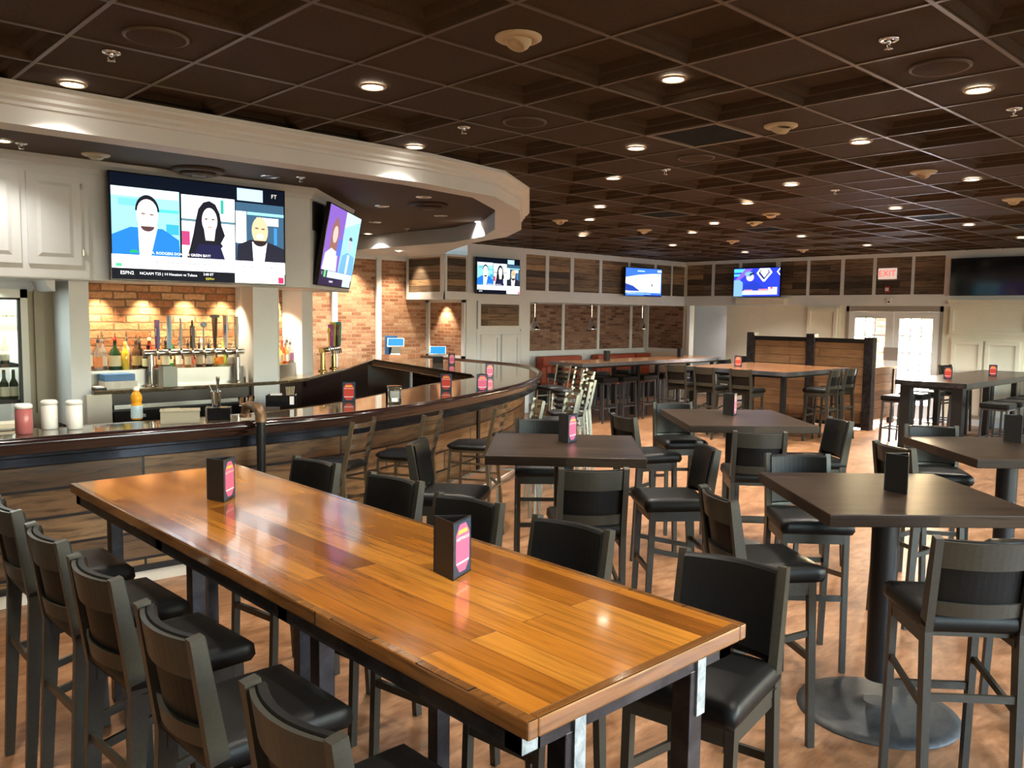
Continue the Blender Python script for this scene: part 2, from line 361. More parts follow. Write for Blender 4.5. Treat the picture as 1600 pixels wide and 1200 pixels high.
# right wall: openings for the hallway and the entrance doors
HY0, HY1, DY0, DY1 = 10.83, 11.84, 6.04, 7.95
mb = MB()
for y0, y1 in [(YF, DY0), (DY1, HY0), (HY1, 13.4)]: mb.box(XR, XR+.15, y0, y1, 0, CZ)
mb.box(XR, XR+.15, DY0, DY1, 2.25, CZ); mb.box(XR, XR+.15, HY0, HY1, 2.25, CZ)
struct(mb.build('wall_right', M_cream))
mb = MB()
for y1, y0 in [(11.955, 11.26), (11.185, 10.535), (10.46, 9.605), (9.505, 8.865), (8.80, 8.11), (8.035, 7.435), (7.37, 6.67), (6.615, 6.05)]: mb.box(XR-.006, XR, y0, y1, 2.48, 3.225)
struct(mb.build('trim_4', M_rec))
mb = MB()
for y1, y0 in [(11.26, 11.185), (10.535, 10.46), (9.605, 9.505), (8.865, 8.80), (8.11, 8.035), (7.435, 7.37), (6.67, 6.615), (6.05, 4.2)]: mb.box(XR-.022, XR, y0, y1, 2.48, 3.225)
mb.box(XR-.0222, XR, 4.2, YB, 3.225, CZ); mb.box(XR-.0222, XR, 4.2, YB, 2.26, 2.48)
struct(mb.build('trim_5', M_white))
mb = MB(); mb.box(XR-.03, XR, 8.0, HY0, 0, .12); mb.box(XR-.03, XR, 0, 6.0, 0, .12)
struct(mb.build('baseboard_right', M_white))
# hallway beyond the opening
mb = MB(); mb.box(18.3, 18.4, 9.8, 13.0, 0, 2.7); mb.box(XR+.15, 18.3, 9.7, 9.8, 0, 2.7); mb.box(XR+.15, 18.3, 13.0, 13.1, 0, 2.7); mb.box(XR+.15, 18.4, 9.7, 13.1, 2.7, 2.8)
struct(mb.build('wall_hallway', M_white))
# front and left walls behind the camera, with windows on the front wall
mb = MB(); xs = [.6, 2.6, 3.4, 5.4, 6.2, 8.2, 9.0, 11.0, 11.8, 13.8]
mb.box(XL, XR+.15, YF-.15, YF, 0, .85); mb.box(XL, XR+.15, YF-.15, YF, 2.75, CZ+.09)
e = [XL]+xs+[XR+.15]
for k in range(0, len(e), 2): mb.box(e[k], e[k+1], YF-.15, YF, .85, 2.75)
struct(mb.build('wall_front', M_cream))
for k in range(5):
    x0, x1 = xs[2*k], xs[2*k+1]; mb = MB()
    for a, b, c, d in [(x0, x0+.05, .85, 2.75), (x1-.05, x1, .85, 2.75), ((x0+x1)/2-.02, (x0+x1)/2+.02, .85, 2.75), (x0, x1, .85, .9), (x0, x1, 2.7, 2.75), (x0, x1, 1.78, 1.82)]: mb.box(a, b, YF-.1, YF-.04, c, d)
    mb.box(x0+.05, x1-.05, YF-.075, YF-.07, .9, 2.7, 1)
    struct(mb.build('window_%d' % (k+1), [M_white, M_pane]))
    la = bpy.data.lights.new('portal', 'AREA'); la.shape = 'RECTANGLE'; la.size = x1-x0; la.size_y = 1.9; la.cycles.is_portal = True
    lo = bpy.data.objects.new('portal', la); COL.objects.link(lo); lo.location = ((x0+x1)/2, YF-.16, 1.8); lo.rotation_euler = (PI/2, 0, 0)
struct(B(XL-.15, XL, YF-.15, 13.4, 0, CZ+.09).build('wall_left', M_cream))
la = bpy.data.lights.new('portal', 'AREA'); la.shape = 'RECTANGLE'; la.size = 1.9; la.size_y = 2.25; la.cycles.is_portal = True
lo = bpy.data.objects.new('portal', la); COL.objects.link(lo); lo.location = (XR+.17, 7.0, 1.1); lo.rotation_euler = (PI/2, 0, PI/2)
# outside the entrance
struct(B(XR+.15, 30, -6, 18, -.25, -.1).build('ground_outside', mottled('concrete_walk', (.5, .48, .45), (.6, .58, .55), 4, .9)))
struct(B(XR+.15, 21, 4.5, 9.5, 2.75, 2.9).build('added_shade_roof', M_white))  # unseen roof, added to keep the brick piers in shade
struct(B(XR+.15, 18.6, 5.9, 8.2, -.1, -.01).build('trim_6', M_white))
pr = None
for k, (y0, y1) in enumerate([(7.5, 8.05), (5.85, 6.62)]):
    t = B(18.6, 19.0, y0, y1, -.1, 2.74).build('brick_pier', M_brick_d)
    tag(t, ['brick pier outside seen through the left door panes', 'brick pier outside behind the far right door edge'][k], 'pier', 'brick piers outside the entrance')

# ------------------------------------------------------------------ soffit over the bar
O = [(-4, 5.63), (1.1, 5.63), (4.25, 5.62), (5.2, 5.78), (6.03, 6.32), (7.44, 7.76), (7.99, 8.62), (8.37, 9.84), (9.58, 12.1)]
I = [(-4, 5.85), (1.1, 5.85), (4.2, 5.83), (5.1, 5.98), (5.85, 6.5), (7.2, 8.0), (7.72, 8.8), (8.08, 9.9), (8.0, 13.24)]
BZ = 3.07
mb = MB(); n = len(O)
vs = [(p[0], p[1], BZ) for p in O]+[(p[0], p[1], BZ) for p in I]+[(p[0], p[1], CZ) for p in I]
mb.add(vs, [(n+i, n+i+1, i+1, i) for i in range(n-1)]+[(2*n+i, 2*n+i+1, n+i+1, n+i) for i in range(1, n-1)])
mb.sweep(O, [(0, BZ), (0, 3.19)], caps=False)
mb.sweep(O, [(0, 3.175), (.02, 3.18), (.02, 3.2), (.045, 3.215), (.045, 3.235), (.085, 3.26), (.085, 3.275), (.1, 3.28), (.1, CZ-.006)], caps=False)
mb.add([(-4, 5.85, BZ), (1.1, 5.85, BZ), (1.1, 8.0, BZ), (-4, 8.0, BZ), (1.1, 5.85, CZ), (1.1, 8.0, CZ)], [(0, 3, 2, 1), (1, 2, 5, 4)])
mb.add([(8.0, 13.24, BZ), (9.58, 12.1, BZ), (9.58, 13.24, BZ)], [(0, 1, 2)])
struct(mb.build('ceiling_soffit', M_white))
tray = [I[1]]+I[2:]+[(1.1, 13.24)]
mb = MB(); mb.add([(p[0], p[1], CZ-.012) for p in tray], [tuple(range(len(tray)-1, -1, -1))])
struct(mb.build('ceiling_tray', M_tray))

# ------------------------------------------------------------------ ceiling fixtures
def ring(mb, c, r0, r1, h, mat=0, n=28):
    mb.lathe([(r0, 0), (r0, -h*.4), (r0+.006, -h), (r1-.01, -h), (r1, -.001)], (0, 0, 0), n, mat, cap=False)
def spot(name, loc, power, angle, blend=.6, col=(1, .91, .79), rad=.05, d=(0, 0, -1)):
    la = bpy.data.lights.new(name, 'SPOT'); la.energy = power; la.spot_size = math.radians(angle); la.spot_blend = blend; la.color = col; la.shadow_soft_size = rad
    lo = bpy.data.objects.new(name, la); COL.objects.link(lo); lo.location = loc; lo.rotation_euler = Vector(d).to_track_quat('-Z', 'Y').to_euler(); return lo
P_DL = 110
proto = None
allp = sorted([(p, CZ) for p in DL]+[(p, CZ+.07) for p in DLC], key=lambda q: q[0][0])
M_trimr = mat('can_trim', (.50, .42, .32), .4)
for k, (p, z) in enumerate(allp):
    c = atz(*p, z-.008)
    lab = 'glowing round downlight in the brown tiles, %s from the left of the photo' % ORD[k]
    if proto is None:
        proto = thing('downlight', lab, 'ceiling light', (0, 0, 0), 0, 'downlights in the brown tile ceiling')
        mb = MB(); ring(mb, 0, .058, .082, .010); mb.build('trim_ring', M_trimr, proto)
        MB().lathe([(0.0005, .0), (.060, .0)], (0, 0, -.003), 28, 0, cap=False).build('lamp', M_lamp, proto)
        proto.location = c; o = proto
    else: o = dup(proto, c, 0, lab)
    spot('lamp_light', c+Vector((0, 0, -.02)), P_DL*(.85+.17*max(0, c.x-4)), 118, .85)
for k, (x, y) in enumerate([(1.55, 1.15), (.35, 2.95), (3.1, .35), (-.9, .9), (5.2, -1.2), (1.3, -1.4)]):
    dup(proto, (x, y, CZ-.008), 0, 'downlight overhead beyond the photo, %s from the near table end' % ORD[k]); spot('lamp_light', (x, y, CZ-.03), P_DL, 118, .85)
proto = None
for k, p in enumerate(sorted(EYB)):
    c = atz(*p, CZ)
    lab = 'unlit cream eyeball spotlight on the brown ceiling, %s from the left' % ORD[k]
    if proto is None:
        proto = thing('eyeball_spotlight', lab, 'ceiling light', c, 0, 'cream eyeball spotlights')
        MB().lathe([(.112, 0), (.112, -.008), (.098, -.016), (.07, -.018), (.066, -.012), (.062, -.018)], n=28, cap=False).build('trim_ring', M_ivory, proto)
        mm = Matrix.Rotation(.5, 4, 'Y')
        MB().lathe([(.068, -.0), (.064, -.024), (.052, -.043), (.040, -.048), (.038, -.03), (.001, -.026)], n=24, M=mm).build('eyeball', M_ivory, proto)
    else: o = dup(proto, c, .7*k, lab)
proto = None
for k, p in enumerate(sorted(SPK)):
    c = atz(*p, CZ-.002)
    lab = 'round brown ceiling speaker, %s of four from the left' % ORD[k]
    if proto is None:
        proto = thing('round_speaker', lab, 'speaker', c, 0, 'brown ceiling speakers')
        MB().lathe([(.15, 0), (.15, -.008), (.142, -.014), (.134, -.010)], n=32, cap=False).build('rim', M_tbar, proto)
        MB().lathe([(.136, -.010), (.08, -.013), (.001, -.014)], n=32, cap=False).build('grille', M_ceil, proto)
    else: dup(proto, c, 0, lab)
proto = None
TSPR = [(470, 277), (636, 357), (33, 224)]
for k, (p, z) in enumerate(sorted([(p, CZ-.004) for p in SPR]+[(p, CZ-.012) for p in TSPR])):
    c = atz(*p, z)
    lab = 'small chrome fire sprinkler head, %s from the left' % ORD[k]
    if proto is None:
        proto = thing('sprinkler', lab, 'sprinkler', c, 0, 'ceiling sprinklers')
        MB().lathe([(.045, 0), (.043, -.006), (.030, -.008), (.028, -.002)], n=20, cap=False).build('escutcheon', M_chrome, proto)
        mb = MB(); mb.lathe([(.010, .0), (.010, -.02), (.006, -.022)], n=10); mb.tube([(.014, 0, -.02), (.018, 0, -.032), (.004, 0, -.044)], .003, 6); mb.tube([(-.014, 0, -.02), (-.018, 0, -.032), (-.004, 0, -.044)], .003, 6)
        mb.lathe([(.001, -.046), (.020, -.044), (.020, -.042), (.001, -.041)], n=14, cap=False); mb.build('head', M_chrome, proto)
    else: dup(proto, c, 0, lab)
proto = None
for k, (i, j) in enumerate(GRL):
    lab = ['square dark air grille in the ceiling nearest the camera', 'dark air grille in the ceiling above the brown square tables', 'far dark air grille in the ceiling near the brick alcove', 'dark air grille with light frame toward the right wall', 'dark air grille against the right wall above the exit sign', 'small far dark grille above the corner of the room', 'dark air grille at the right edge of the ceiling'][k]
    c = (LX+(i+.5)*T, LY+(j+.5)*T, CZ)
    if proto is None:
        proto = thing('air_grille', lab, 'air vent', c, 0, 'square return air grilles')
        mb = MB()
        for a, b, cc, d in [(-.30, .30, -.30, -.27), (-.30, .30, .27, .30), (-.30, -.27, -.27, .27), (.27, .30, -.27, .27)]: mb.box(a, b, cc, d, -.009, .002)
        mb.build('frame', mat('grille_frame', (.22, .19, .16), .4), proto)
        mb = MB(); mb.box(-.28, .28, -.28, .28, .03, .034)
        for q in range(22): mb.box(-.27, .27, -.265+q*.0245, -.259+q*.0245, -.004, .02)
        mb.build('louver', M_grille, proto)
    else: dup(proto, c, 0, lab)
TL = [(422, 276), (597, 322), (586, 347), (662, 308), (689, 337)]; TLON = [(748, 346), (575, 365), (2, 219)]
po = pn = None
TZ = CZ-.014
for k, p in enumerate(sorted(TL)):
    c = atz(*p, TZ); lab = 'unlit recessed can with chrome ring in the bar tray ceiling, %s from the left' % ORD[k]
    if po is None:
        po = thing('recessed_can', lab, 'ceiling light', c, 0, 'unlit cans over the bar')
        MB().lathe([(.068, 0), (.07, -.004), (.086, -.006), (.09, 0)], n=26, cap=False).build('trim_ring', M_chrome, po)
        MB().lathe([(.001, -.001), (.069, -.001)], n=26, cap=False).build('reflector', mottled('can_inside', (.02, .02, .02), (.5, .45, .4), 26, .2, metal=.8), po)
    else: dup(po, c, 0, lab)
for k, p in enumerate(sorted(TLON)):
    c = atz(*p, TZ); lab = ['lit round downlight over the bar at the left photo edge', 'lit round downlight over the bar beside the tilted television', 'lit round downlight at the curved tip of the bar tray ceiling'][k]
    if pn is None:
        pn = thing('bar_downlight', lab, 'ceiling light', c, 0, 'lit downlights over the bar')
        mb = MB(); ring(mb, 0, .058, .082, .010); mb.build('trim_ring', M_trimr, pn)
        MB().lathe([(0.0005, .0), (.060, .0)], (0, 0, -.003), 28, 0, cap=False).build('lamp', M_lamp, pn)
    else: dup(pn, c, 0, lab)
    spot('lamp_light', c+Vector((0, 0, -.02)), 24 if k == 0 else 170, 130, .8)
c = atz(623, 392, BZ-.002); dup(pn, c, 0, 'lit round downlight under the white soffit by the hanging wood box'); spot('lamp_light', c+Vector((0, 0, -.02)), 80, 110, .8)
t = thing('eyeball_spotlight_tray', 'unlit cream eyeball spotlight in the bar tray ceiling left of the television', 'ceiling light', atz(150, 241, TZ))
t.name = 'tray_spotlight'
MB().lathe([(.112, 0), (.112, -.008), (.098, -.016), (.06, -.02)], n=28, cap=False).build('trim_ring', M_ivory, t)
MB().lathe([(.066, -.016), (.06, -.03), (.045, -.042), (.001, -.044)], n=24).build('eyeball', M_ivory, t)
pd = None
for k, p in enumerate([(310, 265), (670, 319)]):
    c = atz(*p, TZ); lab = ['round brown air diffuser above the large television', 'round brown air diffuser right of the tilted television'][k]
    if pd is None:
        pd = thing('air_diffuser', lab, 'air vent', c, 0, 'round brown diffusers')
        MB().lathe([(.23, 0), (.235, -.02), (.19, -.035), (.15, -.02)], n=36, cap=False).build('outer_cone', M_tray, pd)
        MB().lathe([(.15, -.035), (.155, -.05), (.11, -.06), (.07, -.045)], n=36, cap=False).build('middle_cone', M_tray, pd)
        MB().lathe([(.001, -.065), (.06, -.065), (.075, -.05), (.07, -.03)], n=30, cap=False).build('centre_cone', M_tbar, pd)
    else: dup(pd, c, 0, lab)
# ------------------------------------------------------------------ recess behind the bar
mb = MB(); mb.box(1.0, 10.135, 13.235, 13.25, 1.02, 3.2); mb.box(10.135, 10.15, 12.1, 13.25, 1.02, 2.3)
struct(mb.build('wall_bar_brick', M_brick))
mb = MB()
for px in (592, 523): 
    x = ony(px, 480, 13.2).x; mb.box(x-.055, x+.055, 13.19, 13.24, 1.0, 3.2)
mb.box(10.10, 10.14, 13.14, 13.24, 1.0, 2.3); mb.box(10.10, 10.14, 12.06, 12.14, 1.0, 2.3); mb.box(10.10, 10.14, 12.06, 13.24, 1.02, 1.19); mb.box(10.10, 10.14, 12.06, 13.24, 2.2, 2.3)
mb.box(1.0, 10.1, 13.18, 13.24, 1.0, 1.13)
mb.sweep([(4.5, 13.24), (9.62, 13.24)], [(0, 2.98), (.02, 2.98), (.04, 3.02), (.10, 3.06), (.12, 3.07), (0, 3.07)], side=1)
struct(mb.build('trim_7', M_white))
t = thing('hanging_wood_box', 'white framed overhead box with lamplit reclaimed wood panel hanging at bar end', 'cabinet', (9.6, 12.03, 2.25))
B(0, .54, 0, 1.15, 0, .83).build('body', M_white, t)
mb = MB(); mb.box(-.004, 0, .12, 1.09, .14, .78); mb.box(.06, .51, -.004, 0, .15, .79); mb.build('wood_panel', M_rec, t)
mb = MB(); 
for a in [(-.022, 0, 0, .10, 0, .83), (-.022, 0, 1.10, 1.15, 0, .83), (-.0222, 0, 0, 1.15, 0, .12), (-.0222, 0, 0, 1.15, .79, .83), (0, .05, -.022, 0, 0, .83), (0, .54, -.0222, 0, 0, .14)]: mb.box(*a)
mb.build('frame', M_white, t)
spot('panel_spot', (9.25, 12.75, 3.02), 26, 62, .6, col=(1, .80, .55), d=(.35, -.0, -.55))
spot('brick_spot', (9.98, 12.62, 2.21), 32, 80, .6, col=(1, .80, .55), d=(.16, 0, -.7))
spot('brick_spot', (9.3, 12.75, 3.0), 60, 80, .8, col=(1, .80, .55), d=(-.1, .3, -1))
spot('brick_spot', (8.3, 12.8, 3.0), 75, 90, .8, col=(1, .80, .55), d=(0, .3, -1)); spot('brick_spot', (7.2, 12.8, 3.0), 75, 90, .8, col=(1, .80, .55), d=(0, .3, -1))

# ------------------------------------------------------------------ television wall above the bar
D = math.sqrt(.5)
mb = MB(); up = [(-3.9, 8.0), (4.56, 8.0), (5.85, 9.29), (5.1, 10.1), (3.2, 10.1), (-3.9, 10.1)]
mb.prism(up, 2.25, CZ-.012)
mb.sweep([(-3.9, 8.0), (4.56, 8.0), (5.85, 9.29)], [(0, 3.18), (.02, 3.18), (.03, 3.22), (.07, 3.26), (.08, CZ-.013)], side=1)
cols = [(2.29, 2.46, 8.36, 8.9), (4.08, 4.36, 8.36, 8.9)]
for a in cols: mb.box(a[0], a[1], a[2], a[3], .9, 2.25)
R45 = Matrix.Translation((4.36, 8.36, 0)) @ Matrix.Rotation(PI/4, 4, 'Z')
mb.box(0, .06, .0, .2, .9, 2.25, M=R45); mb.box(1.02, 1.50, .02, .4, .9, 2.25, M=R45); mb.box(0, 1.02, .28, .4, .9, 2.25, M=R45)
mb.box(2.46, 4.08, 8.80, 9.0, .9, 2.25)
mb.box(2.065, 2.29, 8.88, 9.1, 0, 2.25, 1); mb.box(-3.9, 1.275, 8.88, 9.1, 0, 2.25, 1); mb.box(1.275, 2.065, 9.5, 9.6, 0, 2.25, 1); mb.box(1.275, 2.065, 8.88, 9.1, 2.19, 2.25, 1)
mb.box(2.12, 2.2, 8.84, 8.88, 1.0, 2.25, 1)
mb.sweep([(-3.9, 8.88), (2.18, 8.88), (2.18, 8.36)], [(.0, 2.15), (.03, 2.16), (.06, 2.2), (.09, 2.25), (0, 2.25)], side=1)
struct(mb.build('wall_bar', [M_white, M_beige]))
mb = MB(); mb.box(2.46, 4.08, 8.785, 8.80, 1.2, 2.25); mb.box(.06, 1.02, .26, .275, 1.2, 2.25, M=R45)
o = mb.build('wall_bar_niche', M_brick_n); struct(o)
for p in o.data.polygons: pass
for x in (2.66, 3.10, 3.52, 3.92): spot('niche_spot', (x, 8.64, 2.235), 42, 80, .8, col=(1, .80, .52), d=(0, .10, -1), rad=.02)
for q in (.2, .5, .8): 
    w = R45 @ Vector((q, .18, 2.235)); spot('niche_spot', w, 60, 80, .7, col=(1, .80, .52), d=(-.05, .08, -1), rad=.02)
# overhead cabinets flush with the television wall
t = thing('overhead_cabinet', 'white overhead cabinet with raised doors left of the big television', 'cabinet', (1.30, 7.995, 2.26))
B(-1.3, 1.06, -.02, 0, 0, .95).build('face_frame', M_white, t)
def door(t, x0, x1, z0, z1, parent=None, m=None, yy=-.02, hinge=None):
    mb = MB(); mb.box(x0, x1, yy-.02, yy, z0, z1, bev=.004); w = .07
    d = mb.build('door', m or M_white, parent or t)
    mb = MB(); y = yy-.021
    a = [(x0+w, y, z0+w), (x1-w, y, z0+w), (x1-w, y, z1-w), (x0+w, y, z1-w)]; q = .03
    b = [(x0+w+q, y-.012, z0+w+q), (x1-w-q, y-.012, z0+w+q), (x1-w-q, y-.012, z1-w-q), (x0+w+q, y-.012, z1-w-q)]
    mb.add(a+b, [(0, 1, 5, 4), (1, 2, 6, 5), (2, 3, 7, 6), (3, 0, 4, 7), (4, 5, 6, 7)]); mb.build('raised_panel', m or M_white, d)
    if hinge:
        for zz in (z0+.09, z1-.11): B(hinge, hinge+.012, yy-.03, yy-.005, zz, zz+.05).build('hinge', M_ss, d)
    return d
door(t, .58, 1.0, .11, .88, hinge=1.0); door(t, .10, .53, .11, .88); door(t, -.40, .04, .11, .88); door(t, -.92, -.46, .11, .88)
# glass door cooler
t = thing('glass_door_cooler', 'lit glass door cooler with bottles behind the bar at left edge', 'refrigerator', (1.28, 8.87, 0))
mb = MB(); mb.box(.02, .76, .50, .60, .1, 2.15); mb.box(.02, .05, 0, .5, .1, 2.15); mb.box(.73, .76, .0, .5, .1, 2.15); mb.box(.02, .76, 0, .5, .05, .1); mb.box(.02, .76, 0, .5, 2.1, 2.15)
mb.build('cabinet_body', M_wplast, t)
mb = MB()
for a in [(0, .06), (.72, .78)]: mb.box(a[0], a[1], -.05, -.005, .1, 2.17)
mb.box(0, .78, -.05, -.005, .1, .18); mb.box(0, .78, -.05, -.005, 2.09, 2.17); dd = mb.build('door', mat('pale_door_frame', (.62, .62, .58), .3), t)
mb = MB(); mb.box(.06, .065, -.052, -.01, .18, 2.09); mb.box(.695, .72, -.052, -.01, .18, 2.09); mb.box(.065, .72, -.052, -.01, 2.07, 2.09); mb.build('gasket', M_blackm, dd)
B(.065, .695, -.03, -.026, .18, 2.09).build('door_glass', M_pane, dd)
mb = MB()
for z in (.72, 1.12, 1.46, 1.80):
    for q in range(9): mb.box(.06, .72, .02+q*.05, .026+q*.05, z, z+.008)
    mb.box(.06, .72, .01, .02, z-.02, z+.012)
mb.build('shelf', M_blackm, t)
B(.1, .68, .42, .48, 2.06, 2.09).build('lamp', M_wlamp, t)
la = bpy.data.lights.new('cooler_lamp', 'AREA'); la.energy = 8; la.size = .5; la.color = (.85, 1, .92); lo = bpy.data.objects.new('cooler_lamp', la); COL.objects.link(lo); lo.location = (1.58, 9.0, 2.05); lo.rotation_euler = (-.4, 0, 0)
# ------------------------------------------------------------------ back counter
cp = [(2.46, 8.28), (4.33, 8.36), (4.86, 8.60), (6.12, 9.80), (7.76, 11.6), (8.75, 13.17), (7.4, 13.17), (5.5, 10.8), (4.85, 9.2), (4.36, 8.9), (2.46, 8.9)]
t = thing('back_counter', 'dark stone topped back counter with black fronts under the bottle niche', 'counter', (0, 0, 0))
mb = MB(); mb.prism(cp, 1.195, 1.235); mb.sweep(cp[:6], [(0, 1.235), (.012, 1.228), (.015, 1.215), (.012, 1.2), (0, 1.195)], side=1, caps=False); mb.build('countertop', M_bartop, t)
ip = [(p[0]+.0, p[1]+.07) for p in cp[:2]]+[(4.82, 8.68), (6.07, 9.88), (7.70, 11.66), (8.62, 13.17), (7.5, 13.17), (5.5, 10.85), (4.85, 9.3), (2.46, 9.3)]
mb = MB(); mb.prism(ip, .0, 1.195); mb.build('base', mat('plum_black', (.030, .020, .018), .3), t)
B(2.40, 2.62, 8.30, 8.9, 0, 1.195).build('end_panel', M_cream, t)
# bottle coolers set under the counter: doors, rails
mb = MB()
for x in (2.64, 3.12, 3.60): mb.box(x, x+.46, 8.325, 8.35, .25, 1.02, bev=.004)
mb.build('cooler_door', M_blackgl, t)
mb = MB(); mb.box(2.64, 4.10, 8.300, 8.325, 1.045, 1.085); mb.build('rail', M_ss, t)
B(2.80, 2.93, 8.305, 8.325, .955, .985).build('handle', M_ss, t)
mb = MB()
for (a, b) in ((0, 1), (1, 2)):
    mb.bar((4.9, 8.70, 1.15), (6.0, 9.76, 1.15), .03, .07)
mb.build('apron', mat('plum_wood', (.05, .025, .03), .4), t)
# bottle riser
r_ = B(2.50, 4.06, 8.56, 8.775, 1.235, 1.40).build('bottle_riser', M_riser); tag(r_, 'stainless steel bottle step on the back counter under the brick niche', 'riser')
mb = MB(); mb.box(.27, 1.0, .10, .24, 1.235, 1.38, M=R45); r2 = mb.build('bottle_riser', M_riser); tag(r2, 'stainless steel bottle step on the counter right of the white column', 'riser')
# ------------------------------------------------------------------ the bar
def smooth(P, k=6):
    out = []; P = [Vector(p) for p in P]
    for i in range(len(P)-1):
        a = P[max(i-1, 0)]; b = P[i]; c = P[i+1]; d = P[min(i+2, len(P)-1)]
        for s in range(k):
            t_ = s/k; out.append(.5*((2*b)+(c-a)*t_+(2*a-5*b+4*c-d)*t_*t_+(3*b-a-3*c+d)*t_**3))
    return [tuple(p) for p in out]+[tuple(P[-1])]
ob = [(-2.5, 6.56), (0, 6.54)]+smooth([(1.3, 6.53), (2.2, 6.49), (3.2, 6.43), (3.8, 6.44), (4.5, 6.55), (5.6, 6.93), (7.23, 7.68), (8.43, 8.48), (9.2, 9.15), (9.62, 9.62), (10.05, 10.2), (10.36, 10.8), (10.5, 11.4), (10.57, 12.2), (10.66, 13.3), (10.72, 14.2)])
ib = [(9.36, 14.2), (8.22, 9.62), (7.9, 9.18), (6.45, 8.52), (4.95, 7.65), (4.3, 7.3), (3.6, 7.08), (2.6, 7.10), (1.6, 7.15), (-2.5, 7.2)]
bt = thing('bar_counter', 'long curved bar with polished stone top, mahogany rail and planked front', 'bar', (0, 0, 0))
mb = MB(); mb.prism(ob+ib, 1.03, 1.07); mb.build('bar_top', M_bartop, bt)
mb = MB(); mb.sweep(ob, [(-.03, 1.07), (-.02, 1.092), (.0, 1.10), (.03, 1.097), (.055, 1.08), (.062, 1.055), (.05, 1.03), (.03, 1.012), (.03, .985), (.0, .975), (-.1, .975), (-.1, 1.03)], side=1, smooth=True); mb.build('arm_rail', M_rail, bt)
mb = MB(); mb.sweep(ob, [(.0, .975), (.0, .955), (-.02, .945), (-.02, .885), (-.035, .875), (-.23, .87)], side=1); mb.build('trim_band', M_blackgl, bt)
mb = MB(); mb.sweep(ob, [(-.22, .88), (-.22, .06)], side=1, caps=False); mb.build('front_planks', M_barwood, bt)
mb = MB(); mb.sweep(ob, [(-.19, .10), (-.19, .0), (-.22, .0)], side=1, caps=False); mb.build('kick_board', M_cream, bt)
mb = MB(); mb.sweep(ob, [(-.205, .14), (-.18, .13), (-.18, .095), (-.21, .095)], side=1, caps=False); mb.build('base_strip', M_blackm, bt)
mb = MB(); mb.sweep(ib, [(.0, 1.075), (.0, .955), (.04, .955)], side=1, caps=False); mb.build('inner_fascia', mottled('dark_walnut', (.07, .040, .020), (.13, .075, .038), 18, .35, coat=.2), bt)
mb = MB(); mb.sweep(ib[1:], [(.06, .955), (.06, 0)], side=-1, caps=False); mb.build('inner_wall', M_beige, bt)
fr = [p for p in ob if p[0] > 5.2]
mb = MB(); q = []
for i, p in enumerate(fr):
    a = Vector(fr[max(i-1, 0)]); b = Vector(fr[min(i+1, len(fr)-1)]); d = (b-a).normalized(); q.append((p[0]-d.y*.02, p[1]+d.x*.02, .16))
mb.tube(q, .024, 10); mb.build('foot_rail', M_ss, bt)
for i in range(3, len(q), 6):
    mb = MB(); a = Vector(q[i]); mb.tube([a, a+Vector((0, 0, -.16))], .014, 8); mb.build('rail_bracket', M_blacksteel, bt)
for k, (px, py) in enumerate([(706, 651), (752, 642)]):
    c = min(ob, key=lambda p: abs(proj((p[0], p[1], .95))[0]-px)); i = min(max(ob.index(c), 1), len(ob)-2); c = ob[i]; d = (Vector(ob[i+1])-Vector(ob[i-1])).normalized(); nrm = Vector((d.y, -d.x, 0)); c = Vector((c[0], c[1], .86))
    mb = MB(); mb.tube([c+nrm*-.03+Vector((0, 0, .06)), c+nrm*.0, c+nrm*.05+Vector((0, 0, -.03)), c+nrm*.09+Vector((0, 0, .01))], .007, 8); mb.build('purse_hook', M_blacksteel, bt)
# steel corner straps on the planked front
for px in (772, 823):
    c = min(ob, key=lambda p: abs(proj((p[0], p[1], .6))[0]-px)); i = min(max(ob.index(c), 1), len(ob)-2); c = ob[i]; d = (Vector(ob[i+1])-Vector(ob[i-1])).normalized(); nrm = Vector((d.y, -d.x, 0)); c = Vector((c[0], c[1], 0))-nrm*.21
    mb = MB(); mb.bar(c+Vector((0, 0, .1)), c+Vector((0, 0, .88)), .07, .02, up=nrm); mb.build('steel_strap', M_blacksteel, bt)
t = thing('pipe_rail', 'black iron pipe rail rising at the bar front and elbowing over it', 'pipe rail', (3.12, 6.28, 0))
mb = MB(); mb.tube([(0, 0, .0), (0, 0, 1.13)], .036, 16); mb.build('upright', M_blacksteel, t)
mb = MB(); mb.tube([(0, 0, 1.10), (0, 0, 1.15), (.0, .02, 1.19), (0, .07, 1.215), (0, .10, 1.215)], .045, 16); mb.build('elbow', M_rust, t)
mb = MB(); mb.tube([(0, .09, 1.215), (.02, .25, 1.215), (.02, .30, 1.20), (.02, .32, 1.15), (.02, .32, 1.105)], .036, 16); mb.lathe([(.05, -.012), (.05, .012), (.04, .02)], (.02, .32, 1.118), 16); mb.build('return_pipe', M_rust, t)
# ------------------------------------------------------------------ long varnished table
t = thing('communal_table', 'long varnished pine plank table with dark steel legs in the foreground', 'table', (1.29, 1.30, 0))
W_, L_ = .93, 3.50
mb = MB(); mb.box(.03, W_-.03, .03, L_-.03, 1.03, 1.0695); mb.build('tabletop', M_long, t)
M_edge = planks('varnished_edge', [(.16, .065, .018), (.26, .11, .028)], 1.4, .2, rough=.15, coat=.7, bmp=0)
M_edgex = M_edge
mb = MB()
for a in [(0, .034, 0, L_), (W_-.034, W_, 0, L_), (.034, W_-.034, 0, .034), (.034, W_-.034, L_-.034, L_)]: mb.box(a[0], a[1], a[2], a[3], 1.022, 1.07, bev=.006)
mb.build('edge_band', M_edge, t)
mb = MB()
for x in (.05, W_-.05): mb.box(x-.03, x+.03, .04, L_-.04, .965, 1.022)
for y in (.07, 1.2, 2.3, L_-.07): mb.box(.02, W_-.02, y-.03, y+.03, .9651, 1.0221)
